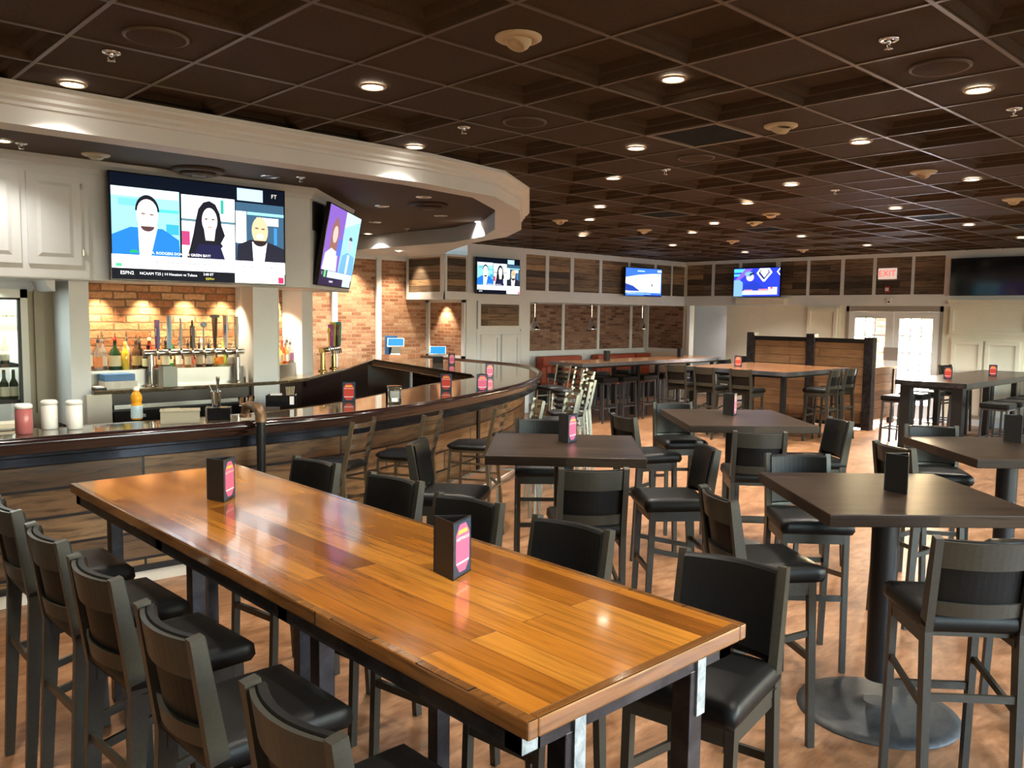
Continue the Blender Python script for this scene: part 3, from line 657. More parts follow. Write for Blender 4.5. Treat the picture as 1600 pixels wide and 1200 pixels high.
mb.build('steel_frame', M_steel, t)
for x in (.20, W_-.20):
    for y in (.07, 1.25, 2.35, L_-.07):
        B(x-.032, x+.032, y-.032, y+.032, 0, .97, bev=.004).build('leg', M_steel, t)
for x in (.20, W_-.20):
    mb = MB(); mb.box(x-.005, x+.036, .032, .0415, .83, 1.0); mb.box(x+.0285, x+.036, .0415, .10, .90, .985); mb.build('weld_patch', M_weld, t)
B(.018, .07, .038, .0405, .968, 1.02).build('weld_patch', M_weld, t)


# ------------------------------------------------------------------ square pedestal tables
def square_table(loc, rz, label, sx=1.06, sy=1.06, br=.33):
    t = thing('pedestal_table', label, 'table', loc, rz, 'dark square pedestal tables')
    B(-sx/2, sx/2, -sy/2, sy/2, 1.008, 1.07, bev=.005).build('tabletop', M_dark, t)
    mb = MB(); mb.lathe([(.07, .03), (.07, .99)], n=28); mb.build('column', M_blacksteel, t)
    mb = MB(); mb.box(-.32, .32, -.04, .04, .985, 1.008); mb.box(-.04, .04, -.32, .32, .9851, 1.0081); mb.build('spider', M_blacksteel, t)
    MB().lathe([(br, 0), (br, .008), (br-.06, .022), (.14, .034), (.09, .045), (.071, .06)], n=40).build('base', mottled('worn_black_base', (.018, .02, .02), (.045, .046, .044), 14, .5, metal=.1), t)
    return t
a4 = math.radians(-45)
T1 = square_table((4.33, 4.04, 0), math.radians(-46), 'dark square pedestal table second row, nearest the bar')
T2 = square_table((6.78, 4.18, 0), math.radians(-42), 'dark square pedestal table in the middle behind the centre chairs', 1.12, 1.25)
T3 = square_table((4.52, 1.83, 0), math.radians(-42), 'dark square pedestal table in the right foreground on round base', br=.42)
T4 = square_table((6.80, 1.90, 0), math.radians(-43), 'dark square pedestal table behind at the right photo edge')

# ------------------------------------------------------------------ upholstered bar chairs (face +x, origin under the seat)
def make_chair(label):
    t = thing('bar_chair', label, 'chair', (0, 0, 0), 0, 'bronze framed bar chairs')
    for s in (-1, 1):
        y = s*.185
        mb = MB(); mb.bar((.195, y, 0), (.165, y, .70), .030, .036, w2=.032, h2=.040); mb.build('leg', M_frame, t)
        mb = MB(); mb.bar((-.245, y*1.03, 0), (-.195, y*1.03, .70), .032, .038, h2=.062); mb.bar((-.195, y*1.03, .70), (-.262, y*1.03, 1.115), .033, .062, h2=.042); mb.build('leg', M_frame, t)
    mb = MB(); mb.box(-.18, .175, -.20, .20, .67, .702); mb.box(-.20, .185, -.198, -.168, .635, .701); mb.box(-.20, .185, .168, .198, .635, .701); mb.box(.155, .185, -.198, .198, .6351, .7011); mb.build('seat_frame', M_frame, t)
    # cushion
    n = 10; mb = MB(); vs = []
    for z0, ins, dome in ((.700, .012, 0), (.725, 0, 0), (.765, .004, 0), (.782, .022, .010)):
        for i in range(n+1):
            for j in range(n+1):
                u = i/n*2-1; v = j/n*2-1
                vs.append(((u*(.225-ins))-.0+.0, v*(.217-ins)*(1.0-.04*(1-u)/2), z0+dome*(1-u*u)*(1-v*v)+(.004*(1-abs(u)**3) if dome else 0)))
    bmx = bmesh.new(); N1 = n+1
    per = [(i, 0) for i in range(N1)]+[(n, j) for j in range(1, N1)]+[(i, n) for i in range(n-1, -1, -1)]+[(0, j) for j in range(n-1, 0, -1)]
    K = N1*N1; fs = []
    for L_i in range(3):
        for k in range(len(per)):
            a = per[k]; b = per[(k+1) % len(per)]; ia = a[0]*N1+a[1]; ib_ = b[0]*N1+b[1]
            fs.append((L_i*K+ia, L_i*K+ib_, (L_i+1)*K+ib_, (L_i+1)*K+ia))
    for i in range(n):
        for j in range(n):
            q = 3*K+i*N1+j; fs.append((q, q+N1, q+N1+1, q+1))
    fs.append(tuple(per[k][0]*N1+per[k][1] for k in range(len(per)-1, -1, -1)))
    mb.add(vs, fs, smooth=True); mb.build('seat', M_vinyl, t)
    # curved back: pad in front, bronze sheet behind the upper half, lower rail
    def curved(z0, z1, t0, t1, name, m, hw=.176, rnd=.0, parent=t):
        # surface following the lean of the posts; t0/t1 = front/back offset of the sheet
        n = 12; vs = []; lean = lambda z: -.195-(z-.70)*(.067/.415)
        for z, ins in ((z0, rnd), (z0+rnd, 0), (z1-rnd, 0), (z1, rnd)):
            for s_ in (t0-ins*.6, t1+ins*.6):
                for k in range(n+1):
                    y = (k/n*2-1)*hw; c = -.040*(1-(y/hw)**2)
                    vs.append((lean(z)+c+s_, y, z))
        fs = []; m1 = n+1
        for lv in range(3):
            b0 = lv*2*m1; b1 = (lv+1)*2*m1
            for k in range(n):
                fs += [(b0+k, b0+k+1, b1+k+1, b1+k), (b0+m1+k+1, b0+m1+k, b1+m1+k, b1+m1+k+1)]
            fs += [(b0+m1, b0, b1, b1+m1), (b0+n, b0+m1+n, b1+m1+n, b1+n)]
        for b, f in ((0, 1), (6*m1, 0)):
            for k in range(n): fs.append((b+k, b+m1+k, b+m1+k+1, b+k+1) if f else (b+k+1, b+m1+k+1, b+m1+k, b+k))
        mbx = MB(); mbx.add(vs, fs, smooth=False); return mbx.build(name, m, parent)
    bk = curved(.80, 1.105, .036, .004, 'backrest', M_vinyl, rnd=.010)
    curved(.985, 1.100, .003, -.012, 'back_panel', M_frame)
    curved(.775, .835, .003, -.012, 'lower_rail', M_frame)
    mb = MB(); mb.bar((.183, -.185, .30), (.183, .185, .30), .022, .034); mb.build('footrest', M_frame, t)
    for s in (-1, 1):
        mb = MB(); mb.bar((.178, s*.187, .44), (-.215, s*.187, .36), .016, .032); mb.build('stretcher', M_frame, t)
    mb = MB(); mb.bar((-.22, -.185, .42), (-.22, .185, .42), .016, .032); mb.build('stretcher', M_frame, t)
    return t
ch0 = make_chair('x'); used = [False]
def chair(bx, by, head, label, group='bronze framed bar chairs', back=True):
    """bx, by: middle of the back top; head: facing, degrees"""
    r = math.radians(head); off = .262 if back else 0
    loc = (bx+off*math.cos(r), by+off*math.sin(r), 0)
    if not used[0]:
        used[0] = True; ch0.location = loc; ch0.rotation_euler = (0, 0, r); ch0['label'] = label; ch0['group'] = group; return ch0
    return dup(ch0, loc, r, label, group)
GL, GR = 'chairs along the left of the long table', 'chairs along the right of the long table'
for k, (y, h) in enumerate([(1.03, 1), (1.65, 1), (2.37, 1), (3.03, 3), (3.63, 2), (4.28, 0)]):
    chair(.88, y, h, 'black bronze-framed bar chair left of the long table, ' + ['nearest the camera, only its seat showing', 'second from the camera', 'third from the camera', 'third from the far end', 'second from the far end', 'farthest, cut by the photo edge'][k], GL)
for k, (x, y, h) in enumerate([(2.67, 1.63, 190), (2.60, 2.37, 186), (2.57, 3.02, 190), (2.60, 3.67, 187), (2.54, 4.40, 188)]):
    chair(x, y, h, 'black padded bar chair right of the long table, ' + ['nearest the camera', 'second from the camera', 'in the middle behind the menu stand', 'second from the far end', 'at the far end by the bar'][k], GR)
chair(3.62, 3.14, 51, 'bar chair with its back to the camera at the table nearest the bar')
chair(4.88, 3.20, 142, 'bar chair at the right side of the table nearest the bar, facing left')
chair(3.45, 4.62, -52, 'bar chair with bluish lit back between the bar and its square table')
chair(5.02, 4.98, -132, 'bar chair behind the table nearest the bar, half hidden by the menu stand')
chair(5.76, 4.67, -20, 'bar chair at the left of the middle table, its back showing behind the seat')
chair(7.06, 5.08, -126, 'bar chair behind the middle table facing the camera')
chair(5.80, 3.34, 42, 'bar chair with its back to the camera at the middle table')
chair(7.11, 3.32, 143, 'bar chair at the right of the middle table, black pad facing left')
chair(3.60, 2.30, -34, 'bar chair at the left of the right foreground table, seen from behind')
chair(5.06, 2.64, -136, 'bar chair behind the right foreground table, top of pad shining')
chair(3.69, 1.09, 43, 'large bar chair with its back to the camera at lower right')
chair(5.28, 1.02, 135, 'bar chair under the right end of the foreground table, at the photo edge')
chair(5.96, 2.39, -30, 'bar chair at the left of the far right square table, behind a menu stand')
chair(7.34, 2.64, -147, 'bar chair behind the far right square table with bluish pad')
chair(12.46, 8.32, 0, 'bar chair with its back to the camera at the far brown table, left one', 'chairs round the far brown table')
chair(12.50, 7.62, 0, 'bar chair with its back to the camera at the far brown table, right one', 'chairs round the far brown table')
chair(12.55, 8.98, 8, 'bar chair at the far left corner of the far brown table', 'chairs round the far brown table')
chair(13.85, 6.58, 92, 'bar chair at the near end of the far brown table, left one', 'chairs round the far brown table')
chair(14.45, 6.58, 90, 'bar chair at the near end of the far brown table beside the partition post', 'chairs round the far brown table')
chair(15.0, 9.55, -100, 'bar chair beyond the far brown table left of the partition, only its top showing', 'chairs round the far brown table')
chair(16.9, 10.2, -170, 'dark chair standing left of the tall partition post against the cream wall', 'chairs round the far brown table')
chair(17.35, 6.05, -100, 'dark chair against the white cupboard doors at right', 'chairs at the right')

# ------------------------------------------------------------------ ladder back bar stools
def make_ladder(label):
    t = thing('ladder_back_stool', label, 'bar stool', (0, 0, 0), 0, 'ladder back metal stools along the bar')
    for s in (-1, 1):
        mb = MB(); mb.bar((.21, s*.205, 0), (.17, s*.17, .72), .026, .026); mb.build('leg', M_gun, t)
        mb = MB(); mb.bar((-.25, s*.205, 0), (-.185, s*.18, .72), .026, .030); mb.bar((-.185, s*.18, .72), (-.27, s*.185, 1.13), .022, .032); mb.build('leg', M_gun, t)
    mb = MB(); mb.box(-.19, .18, -.185, .185, .70, .725); mb.build('seat_frame', M_gun, t)
    n = 16; mb = MB()
    prof = [(.0, .725), (.21, .725), (.225, .742), (.222, .758), (.20, .775), (.12, .790), (.0005, .795)]
    vs = []
    for r, z in prof:
        for k in range(32):
            a = 2*PI*k/32; c, s = math.cos(a), math.sin(a); q = 1/max(abs(c), abs(s)); q = q*.82 if q > 1.22 else q
            vs.append((c*r*q*.96, s*r*q*.96, z))
    mb.add(vs, [(i*32+k, i*32+(k+1) % 32, (i+1)*32+(k+1) % 32, (i+1)*32+k) for i in range(len(prof)-1) for k in range(32)], smooth=True); mb.build('seat', M_vinyl, t)
    for z in (.84, .925, 1.01, 1.095):
        mb = MB(); x = -.185-(z-.72)*.207; n = 10; h = .019
        vs = []
        for zz, o in ((z-h, 0), (z+h, -.008)):
            for k in range(n+1):
                y = (k/n*2-1)*.182; vs.append((x+o-.045*(1-(y/.182)**2), y, zz))
            for k in range(n+1):
                y = (k/n*2-1)*.182; vs.append((x+o-.008-.045*(1-(y/.182)**2), y, zz))
        m1 = n+1; fs = []
        for k in range(n):
            fs += [(k, k+1, 2*m1+k+1, 2*m1+k), (m1+k+1, m1+k, 3*m1+k, 3*m1+k+1), (k+1, k, m1+k, m1+k+1), (2*m1+k, 2*m1+k+1, 3*m1+k+1, 3*m1+k)]
        mb.add(vs, fs); mb.build('slat', M_gun, t)
    mb = MB(); mb.bar((.193, -.19, .30), (.193, .19, .30), .022, .022); mb.build('footrest', M_gun, t)
    for z in (.45, .60):
        for s in (-1, 1):
            mb = MB(); mb.bar((.185, s*.185, z), (-.205, s*.19, z), .014, .018); mb.build('stretcher', M_gun, t)
    mb = MB(); mb.bar((-.225, -.195, .36), (-.225, .195, .36), .016, .018); mb.build('stretcher', M_gun, t)
    return t
ls = None
LS = [(3.72, 5.70, 118), (4.45, 5.73, 118), (5.28, 5.76, 122), (6.03, 6.0, 150), (6.73, 6.18, 152), (7.30, 6.62, 148), (7.93, 7.05, 150), (8.55, 7.5, 148), (9.1, 8.05, 150), (9.74, 8.6, 158), (10.25, 9.22, 162), (10.5, 9.85, 172)]
for k, (x, y, h) in enumerate(LS):
    lab = 'metal ladder back bar stool at the curved bar, %s from the left' % ORD[k]
    r = math.radians(h); loc = (x+.265*math.cos(r), y+.265*math.sin(r), 0)
    if ls is None: ls = make_ladder(lab); ls.location = loc; ls.rotation_euler = (0, 0, r)
    else: dup(ls, loc, r, lab)

# ------------------------------------------------------------------ far high tables and backless stools
def hightop(name, label, x0, x1, y0, y1, legs, top, edge=M_blacksteel, group=None):
    t = thing(name, label, 'table', (x0, y0, 0), 0, group)
    B(.02, x1-x0-.02, .02, y1-y0-.02, 1.02, 1.07).build('tabletop', top, t)
    mb = MB(); w, d = x1-x0, y1-y0
    for a in [(0, w, 0, .02), (0, w, d-.02, d), (0, .02, .02, d-.02), (w-.02, w, .02, d-.02)]: mb.box(a[0], a[1], a[2], a[3], 1.0, 1.071)
    mb.build('edge_band', edge, t)
    mb = MB(); mb.box(.05, .11, .12, d-.12, .9601, 1.0201)
    for y in (.12, d-.12): mb.box(.05, w-.08, y-.03, y+.03, .96, 1.02)
    mb.build('steel_frame', M_blacksteel, t)
    for lx, ly, s in legs: B(lx-s/2, lx+s/2, ly-s/2, ly+s/2, 0, 1.0, bev=.004).build('leg', M_blacksteel, t)
    return t
hightop('communal_table', 'far long dark high table with backless stools before the brick booths', 11.85, 16.6, 10.62, 11.5, [(x, y, .07) for x in (.18, ony(987, 592, 10.1).x/.927-11.85, ony(1017, 592, 10.1).x/.927-11.85, 4.55) for y in (.12, .76)], M_ftop, M_band)
hightop('communal_table', 'far glossy brown table ringed by bar chairs in front of the partition', 12.98, 15.3, 7.02, 9.1, [(.12, .12, .08), (.12, 1.96, .08), (2.2, .12, .08), (2.2, 1.96, .08)], M_ftop, M_band)
hightop('communal_table', 'long high table with pale sheen and thick legs by the entrance doors', 13.0, 17.0, 4.22, 5.24, [(.12, .14, .15), (.12, .88, .15), (1.35, .14, .08), (1.35, .88, .08), (2.7, .14, .08), (2.7, .88, .08), (3.85, .14, .15), (3.85, .88, .15)], M_dark, M_steel)
def make_stool(label):
    t = thing('backless_stool', label, 'bar stool', (0, 0, 0), 0, 'backless bar stools')
    for a in (-1, 1):
        for b in (-1, 1):
            mb = MB(); mb.bar((a*.185, b*.185, 0), (a*.165, b*.165, .70), .028, .028); mb.build('leg', M_stool, t)
    mb = MB(); mb.box(-.18, .18, -.18, .18, .675, .70); mb.build('seat_frame', M_stool, t)
    mb = MB(); mb.box(-.20, .20, -.20, .20, .695, .785, bev=.032); mb.build('seat', M_vinyl, t)
    for a in (-1, 1):
        mb = MB(); mb.bar((a*.178, -.178, .26), (a*.178, .178, .26), .02, .02); mb.build('stretcher', M_stool, t)
        mb = MB(); mb.bar((-.178, a*.178, .26), (.178, a*.178, .26), .02, .02); mb.build('stretcher', M_stool, t)
    return t
st = None
SP = [(ony(px, 592, 10.12).x, 10.12) for px in (941, 972, 1003, 1034, 1059)]
SB = [(11.9, 11.2), (12.9, 11.2), (13.9, 11.2)]
SK = [(13.62, 3.98), (14.22, 3.98), (14.82, 3.98), (15.42, 3.98), (16.02, 3.98)]
SK2 = [(13.55, 5.40), (14.2, 5.40), (14.85, 5.40), (15.5, 5.40)]
for lst, txt in ((SP, 'backless stool on the near side of the far high table, %s from the left'), (SB, 'backless stool behind the far high table, %s from the left'), (SK, 'backless stool on the near side of the table by the entrance, %s from the left'), (SK2, 'backless stool on the door side of the table by the entrance, %s from the left')):
    for k, (x, y) in enumerate(lst):
        if st is None: st = make_stool(txt % ORD[k]); st.location = (x, y, 0)
        else: dup(st, (x, y, 0), 0, txt % ORD[k])

# ------------------------------------------------------------------ menu stands: three-sided black holders with a coloured card
def menu_stand(label, red=False, name='menu_stand'):
    t = thing(name, label, 'menu holder', (0, 0, 0), 0, 'three-sided table menu stands')
    w, h, th = .135, .205, .004; R = w/(2*math.sqrt(3))
    mb = MB(); ax = []
    for k in range(3):
        Mk = Matrix.Rotation(2*PI*k/3, 4, 'Z') @ Matrix.Translation((R, 0, 0)); ax.append(Mk)
        mb.box(-th, 0, -w/2, w/2, 0, h, M=Mk)
    mb.build('holder', M_leather, t)
    mb = MB(); card = M_redcard if red else M_pink; e = .0012
    def pl(q, mt, d):
        for Mk in ax[:1]: mb.add([(d, y, z) for y, z in q], [tuple(range(len(q)))], mt, M=Mk)
    a, b, c = w/2-.004, h-.006, .006
    pl([(-a, c), (a, c), (a, b), (-a, b)], 1, e*.4)
    a = w/2-.016; cz = .035; zt = h-.016; zb = .018
    pl([(-a+.028, zb), (a-.028, zb), (a, zb+cz), (a, zt-cz), (a-.028, zt), (-a+.028, zt), (-a, zt-cz), (-a, zb+cz)], 0, e)
    pl([(-a+.012, zt-.034), (a-.012, zt-.034), (a-.022, zt-.020), (-a+.022, zt-.020)], 2, e*1.5)
    pl([(-a+.006, zb+.030), (a-.006, zb+.030), (a-.003, zb+.036), (-a+.003, zb+.036)], 3, e*1.5)
    Mt = ax[0] @ Matrix.Translation((e*1.6, 0, zt-.052)) @ Matrix((( 0, 0, 1, 0), (1, 0, 0, 0), (0, 1, 0, 0), (0, 0, 0, 1)))
    mb.text('HAPPY', .0175, Mt @ Matrix.Translation((-.024, 0, 0)), 3); mb.text('HOUR', .0175, Mt @ Matrix.Translation((.026, 0, 0)), 3)
    mb.build('card', [card, M_inner, M_yel, M_pale], t); return t
ms = menu_stand('x'); ms2 = None; first = [True]
def stand(px, py, z, head, label, red=False, s=1, X=None):
    global ms2
    c = X or atz(px, py, z); c = (c[0], c[1], z)
    if red:
        if ms2 is None: ms2 = menu_stand(label, True); ms2.location = c; ms2.rotation_euler = (0, 0, math.radians(head)); return
        return dup(ms2, c, math.radians(head), label)
    if first[0]:
        first[0] = False; ms.location = c; ms.rotation_euler = (0, 0, math.radians(head)); ms['label'] = label; return
    dup(ms, c, math.radians(head), label)
TZ_ = 1.0705
stand(707, 897, TZ_, -67, 'black menu stand with pink card on the near half of the long table')
stand(347, 780, TZ_, -47, 'black menu stand with pink card at the far end of the long table')
stand(887, 690, TZ_, -75, 'black menu stand with pale pink card on the square table nearest the bar')
stand(1142, 648, TZ_, -69, 'black menu stand on the middle square table, card seen edge-on')
stand(1405, 768, TZ_, -69, 'black menu stand on the right foreground table, plain side to the camera')
stand(1585, 690, TZ_, -69, 'black menu stand on the far right square table at the photo edge')
stand(704, 570, TZ_, -95, 'menu stand with pale card far along the bar before the lamplit brick')
stand(763, 590, TZ_, -100, 'menu stand with pale lilac card on the bar, farther of a close pair')
stand(753, 611, TZ_, -125, 'menu stand with pale lilac card on the bar, nearer of a close pair')
stand(545, 627, TZ_, -122, 'menu stand with red card on the bar beside the napkin holder', True)
stand(697, 610, TZ_, -128, 'menu stand with red card on the bar, right one', True)
stand(1153, 573, TZ_, -148, 'menu stand with red card on the far glossy brown table', True)
stand(1482, 592, TZ_, -178, 'menu stand with red card on the table by the entrance doors, left one', True)
stand(1552, 588, TZ_, -178, 'menu stand with red card on the table by the entrance doors, right one', True)
stand(940, 562, TZ_, 40, 'black menu stand on the far high table, left one', X=(13.0, 11.0))
stand(1044, 556, TZ_, 40, 'black menu stand on the far high table, right one', X=(15.6, 11.05))
# ------------------------------------------------------------------ televisions
def ell(cx, cy, rx, ry, n=20, a0=0, a1=360):
    return [(cx+rx*math.cos(math.radians(a0+(a1-a0)*k/n)), cy+ry*math.sin(math.radians(a0+(a1-a0)*k/n))) for k in range(n+(a1-a0 < 360))]
def rc(x0, x1, y0, y1): return [(x0, y0), (x1, y0), (x1, y1), (x0, y1)]
def tv(label, M, w, h, polys, texts=(), off=False, bez=.012, name='television', depth=.05):
    """M: matrix whose x runs along the screen, z up, -y out of the screen; origin at the screen's centre"""
    t = thing(name, label, 'television', (0, 0, 0)); t.matrix_world = M
    B(-w/2, w/2, 0, depth, -h/2, h/2, bev=.004).build('housing', M_blackgl, t)
    B(-w*.3, w*.3, depth, depth+.05, -h*.3, h*.3).build('wall_mount', M_blackm, t)
    ix, iz = w/2-bez, h/2-bez
    mats = []; mb = MB()
    def mi(mt):
        if mt not in mats: mats.append(mt)
        return mats.index(mt)
    base = mat('dark_screen', (.004, .008, .012), .08, spec=.6) if off else E_(0, 0, 0)
    mb.add([(-ix, -.0006, -iz), (ix, -.0006, -iz), (ix, -.0006, iz), (-ix, -.0006, iz)], [(0, 1, 2, 3)], mi(base))
    for k, (pg, c) in enumerate(polys):
        y = -.0008-.0002*k
        mb.add([((u-.5)*2*ix, y, (v-.5)*2*iz) for u, v in pg], [tuple(range(len(pg)))], mi(E_(*c)))
    mb.build('screen', mats, t)
    if texts:
        mb = MB(); mats = []
        for s, u, v, sz, c, al in texts:
            Mt = Matrix.Translation(((u-.5)*2*ix, -.0012-.0002*len(polys), (v-.5)*2*iz)) @ Matrix.Rotation(PI/2, 4, 'X')
            mb.text(s, sz*h, Mt, mi(E_(*c)), al)
        mb.build('screen_text', mats, t)
    return t
def face_along(p, dx):   # screen frame with x along dx (2-D), z up
    x = Vector((dx[0], dx[1], 0)).normalized(); y = Vector((-x.y, x.x, 0)); z = Vector((0, 0, 1))
    return Matrix.Translation(p) @ Matrix((x, y, z)).transposed().to_4x4()
W = (1, 1, 1, 1.5)
def news(s=1.0):
    sk1, sk2, sk3 = (.95, .80, .72, 1.25*s), (1, .88, .74, 1.25*s), (.85, .55, .33, 1.1*s); blu = (.02, .22, .85, 1.0*s); blk = (.012, .012, .02, 1)
    Wh = (1, 1, 1, 1.5*s); cy = (.35, .85, .95, 1.0*s)
    P = [(rc(0, 1, 0, 1), (.003, .005, .012, 1)), (rc(.005, .365, .235, .875), cy), (rc(.04, .18, .70, .77), (.2, .62, .85, 1*s)), (rc(.005, .36, .79, .875), (.75, .95, 1, 1.2*s)), (rc(.25, .36, .66, .69), (.1, .65, .8, 1*s)), (rc(.29, .36, .45, .55), (.05, .45, .85, 1*s))]
    # first panel: man in blue jacket
    P += [([(.005, .235), (.365, .235), (.36, .40), (.27, .50), (.10, .50), (.005, .42)], blu), ([(.145, .235), (.205, .235), (.245, .52), (.14, .52)], Wh), (ell(.19, .62, .058, .15), sk1), (ell(.19, .66, .064, .155, 20, 0, 180), blk), (ell(.19, .66, .054, .115), sk1), (ell(.19, .515, .036, .05, 12, 180, 360), (.10, .05, .05, 1)), (ell(.19, .545, .026, .02), sk1), (ell(.168, .635, .012, .008), (.25, .15, .12, 1)), (ell(.212, .63, .012, .008), (.25, .15, .12, 1))]
    # second panel: woman with long dark hair, white shelves
    P += [(rc(.375, .685, .20, .86), Wh), (rc(.375, .685, .60, .625), (.12, .25, .3, 1)), (rc(.60, .62, .70, .84), (.05, .45, .35, 1)), (rc(.375, .42, .36, .50), (.55, .06, .2, 1)), ([(.395, .20), (.42, .34), (.44, .48), (.455, .62), (.47, .73), (.50, .80), (.535, .82), (.57, .79), (.595, .70), (.605, .58), (.625, .48), (.60, .40), (.63, .33), (.66, .20)], blk), (ell(.535, .62, .045, .13), sk2), ([(.51, .42), (.56, .42), (.57, .55), (.50, .55)], sk2), ([(.42, .20), (.47, .38), (.60, .38), (.65, .20)], (.015, .015, .06, 1)), ([(.60, .35), (.63, .40), (.67, .20), (.63, .20)], Wh), (ell(.515, .635, .009, .008), (.12, .08, .08, 1)), (ell(.555, .635, .009, .008), (.12, .08, .08, 1)), (ell(.535, .555, .016, .008), (.75, .35, .3, 1))]
    # third panel: smiling bald man in dark jacket
    P += [(rc(.69, .995, .16, .84), (.05, .12, .2, 1*s)), (rc(.69, .755, .42, .75), Wh), (rc(.76, .995, .72, .75), cy), (rc(.82, .96, .62, .70), Wh), (rc(.93, .95, .42, .6), (.05, .3, .8, 1)), ([(.69, .16), (.70, .40), (.78, .46), (.90, .44), (.995, .38), (.995, .16)], (.02, .02, .035, 1)), ([(.80, .16), (.86, .16), (.885, .44), (.79, .44)], Wh), (ell(.84, .56, .052, .145), sk3), (ell(.84, .455, .045, .06, 14, 180, 360), (.03, .02, .02, 1)), (ell(.84, .50, .022, .028), Wh), (ell(.82, .585, .012, .008), (.2, .1, .06, 1)), (ell(.86, .58, .012, .008), (.2, .1, .06, 1)), (rc(.70, .86, .86, .985), (.5, .75, 1, 1.1*s))]
    # banner and ticker
    P += [(rc(0, 1, .105, .235), Wh), ([(.005, .11), (.03, .20), (.09, .235), (.12, .11)], (.75, .95, .85, 1.2*s)), (ell(.115, .255, .024, .03, 14, 0, 180), (.02, .45, .15, 1)), (rc(.02, .05, .12, .15), (.1, .6, .3, 1)), (rc(.68, .995, .005, .105), Wh), (rc(.955, .99, .01, .075), (.85, .03, .12, 1))]
    G = (.55, .6, .62, 1)
    rr = random.Random(5)
    u = .19
    while u < .93:
        w_ = rr.uniform(.006, .022); P.append((rc(u, u+w_, .168+rr.uniform(-.004, .004), .182), (.5, .52, .55, 1))); u += w_+rr.uniform(.006, .02)
    X = [('A. RODGERS DONE IN GREEN BAY?', .37, .262, .036, Wh, 'CENTER'), ('ESPN2', .075, .06, .045, Wh, 'CENTER'), ('NCAAM T25 | 14 Houston vs Tulane', .14, .06, .036, Wh, 'LEFT'), ('3:00 ET', .52, .075, .034, Wh, 'CENTER'), ('ESPN+', .53, .030, .032, (.9, .85, .1, 1), 'CENTER'), ('FT', .93, .93, .06, (.9, .8, .7, 1), 'CENTER')]
    return P, X
P_, X_ = news()
TYv = 7.88
a, b, c = ony(168, 265, TYv), ony(445, 298, TYv), ony(165, 437, TYv)
w1, z1, z0 = b.x-a.x, a.z, c.z
tv('largest television, lit with three talking people, on the white wall above the bar bottles', face_along(((a.x+b.x)/2, TYv, (z0+z1)/2), (1, 0)), w1, z1-z0, P_, X_)
# tilted television on the angled face
P2 = [(rc(0, 1, 0, 1), (.02, .01, .05, 1)), (rc(0, .5, .19, 1), (.25, .12, .55, .9)), (rc(.5, 1, .19, 1), (.35, .75, .9, .9)), ([(.5, .78), (1, .95), (1, 1), (.5, 1)], (.55, .85, .95, 1)), ([(.12, .19), (.15, .75), (.25, .9), (.36, .75), (.38, .4), (.30, .19)], (.28, .12, .09, 1)), (ell(.26, .66, .07, .11), (.85, .5, .45, 1)), ([(.02, .19), (.05, .40), (.2, .48), (.40, .44), (.44, .19)], (.65, .65, .9, 1)), (rc(.36, .5, .4, .62), (.1, .15, .75, 1)), ([(.52, .19), (.55, .42), (.7, .48), (.95, .44), (1, .19)], (.15, .4, .75, 1)), (ell(.75, .58, .055, .10), (.5, .5, .55, 1)), ([(.72, .19), (.78, .19), (.79, .45), (.72, .45)], (.9, .95, 1, 1)), (ell(.75, .65, .058, .05, 12, 0, 180), (.05, .05, .08, 1)), (rc(.2, .99, .10, .185), (.6, .85, .9, 1)), (rc(.10, .16, .10, .19), (.15, .55, .2, 1)), (rc(.7, .96, .005, .10), (.55, .85, .9, 1))]
X2 = [('E', .05, .145, .05, W, 'CENTER'), ('NCAAM T25', .34, .05, .034, W, 'CENTER')]
Mx = face_along((5.265, 8.525, 2.725), (1, 1)) @ Matrix.Rotation(math.radians(10), 4, 'X')
tv('tilted television with purple and blue picture on the angled wall facet', Mx, 1.56, .90, P2, X2, bez=.014)
mb = MB(); q = face_along((4.98, 8.42, 2.75), (1, 1)); mb.box(-.50, -.1, -.02, .0, .12, .42, M=q); o = mb.build('television_side_shade', M_blackm); tag(o, 'black box standing in for the shaded side of the tilted television', 'shade box')  # dark box in place of the shadow on the television's side
P3, X3 = news(.8)
a, b = ony(745, 401, 11.9), ony(812, 461, 11.9)
tv('small television with three talking people on the back wall left of the booths', face_along(((a.x+b.x)/2, 11.9, (a.z+b.z)/2), (1, 0)), b.x-a.x, a.z-b.z, P3, X3[:2], bez=.01)
P4 = [(rc(0, 1, 0, 1), (.05, .18, .75, 1)), ([(0, .10), (.5, .13), (.98, .12), (.98, .83), (.75, .82), (.35, .76), (0, .66)], (.92, 1, 1, 1.35)), ([(0, .18), (0, .44), (.2, .36), (.42, .15)], (.02, .06, .4, 1)), (ell(.73, .40, .02, .06), (.05, .08, .15, 1)), (ell(.48, .50, .015, .04), (.5, .75, .7, 1)), (ell(.9, .77, .02, .05), (.3, .5, .5, 1)), (ell(.56, .66, .02, .04), (.6, .8, .75, 1)), (rc(.32, .52, .88, .92), (.5, .85, .9, 1)), (rc(.88, 1, .88, .96), (.65, .8, 1, 1)), (rc(0, .5, .12, .17), (.6, .9, .95, 1.1)), (rc(.05, .7, .055, .085), (.3, .6, .9, 1)), (rc(.5, 1, 0, .045), (.01, .03, .25, 1))]
q = face_along((15.18, 11.80, 2.75), (1, -.12))
tv('television showing a white ice rink on the back wall near the corner', q, 1.16, .64, P4, (), bez=.012)
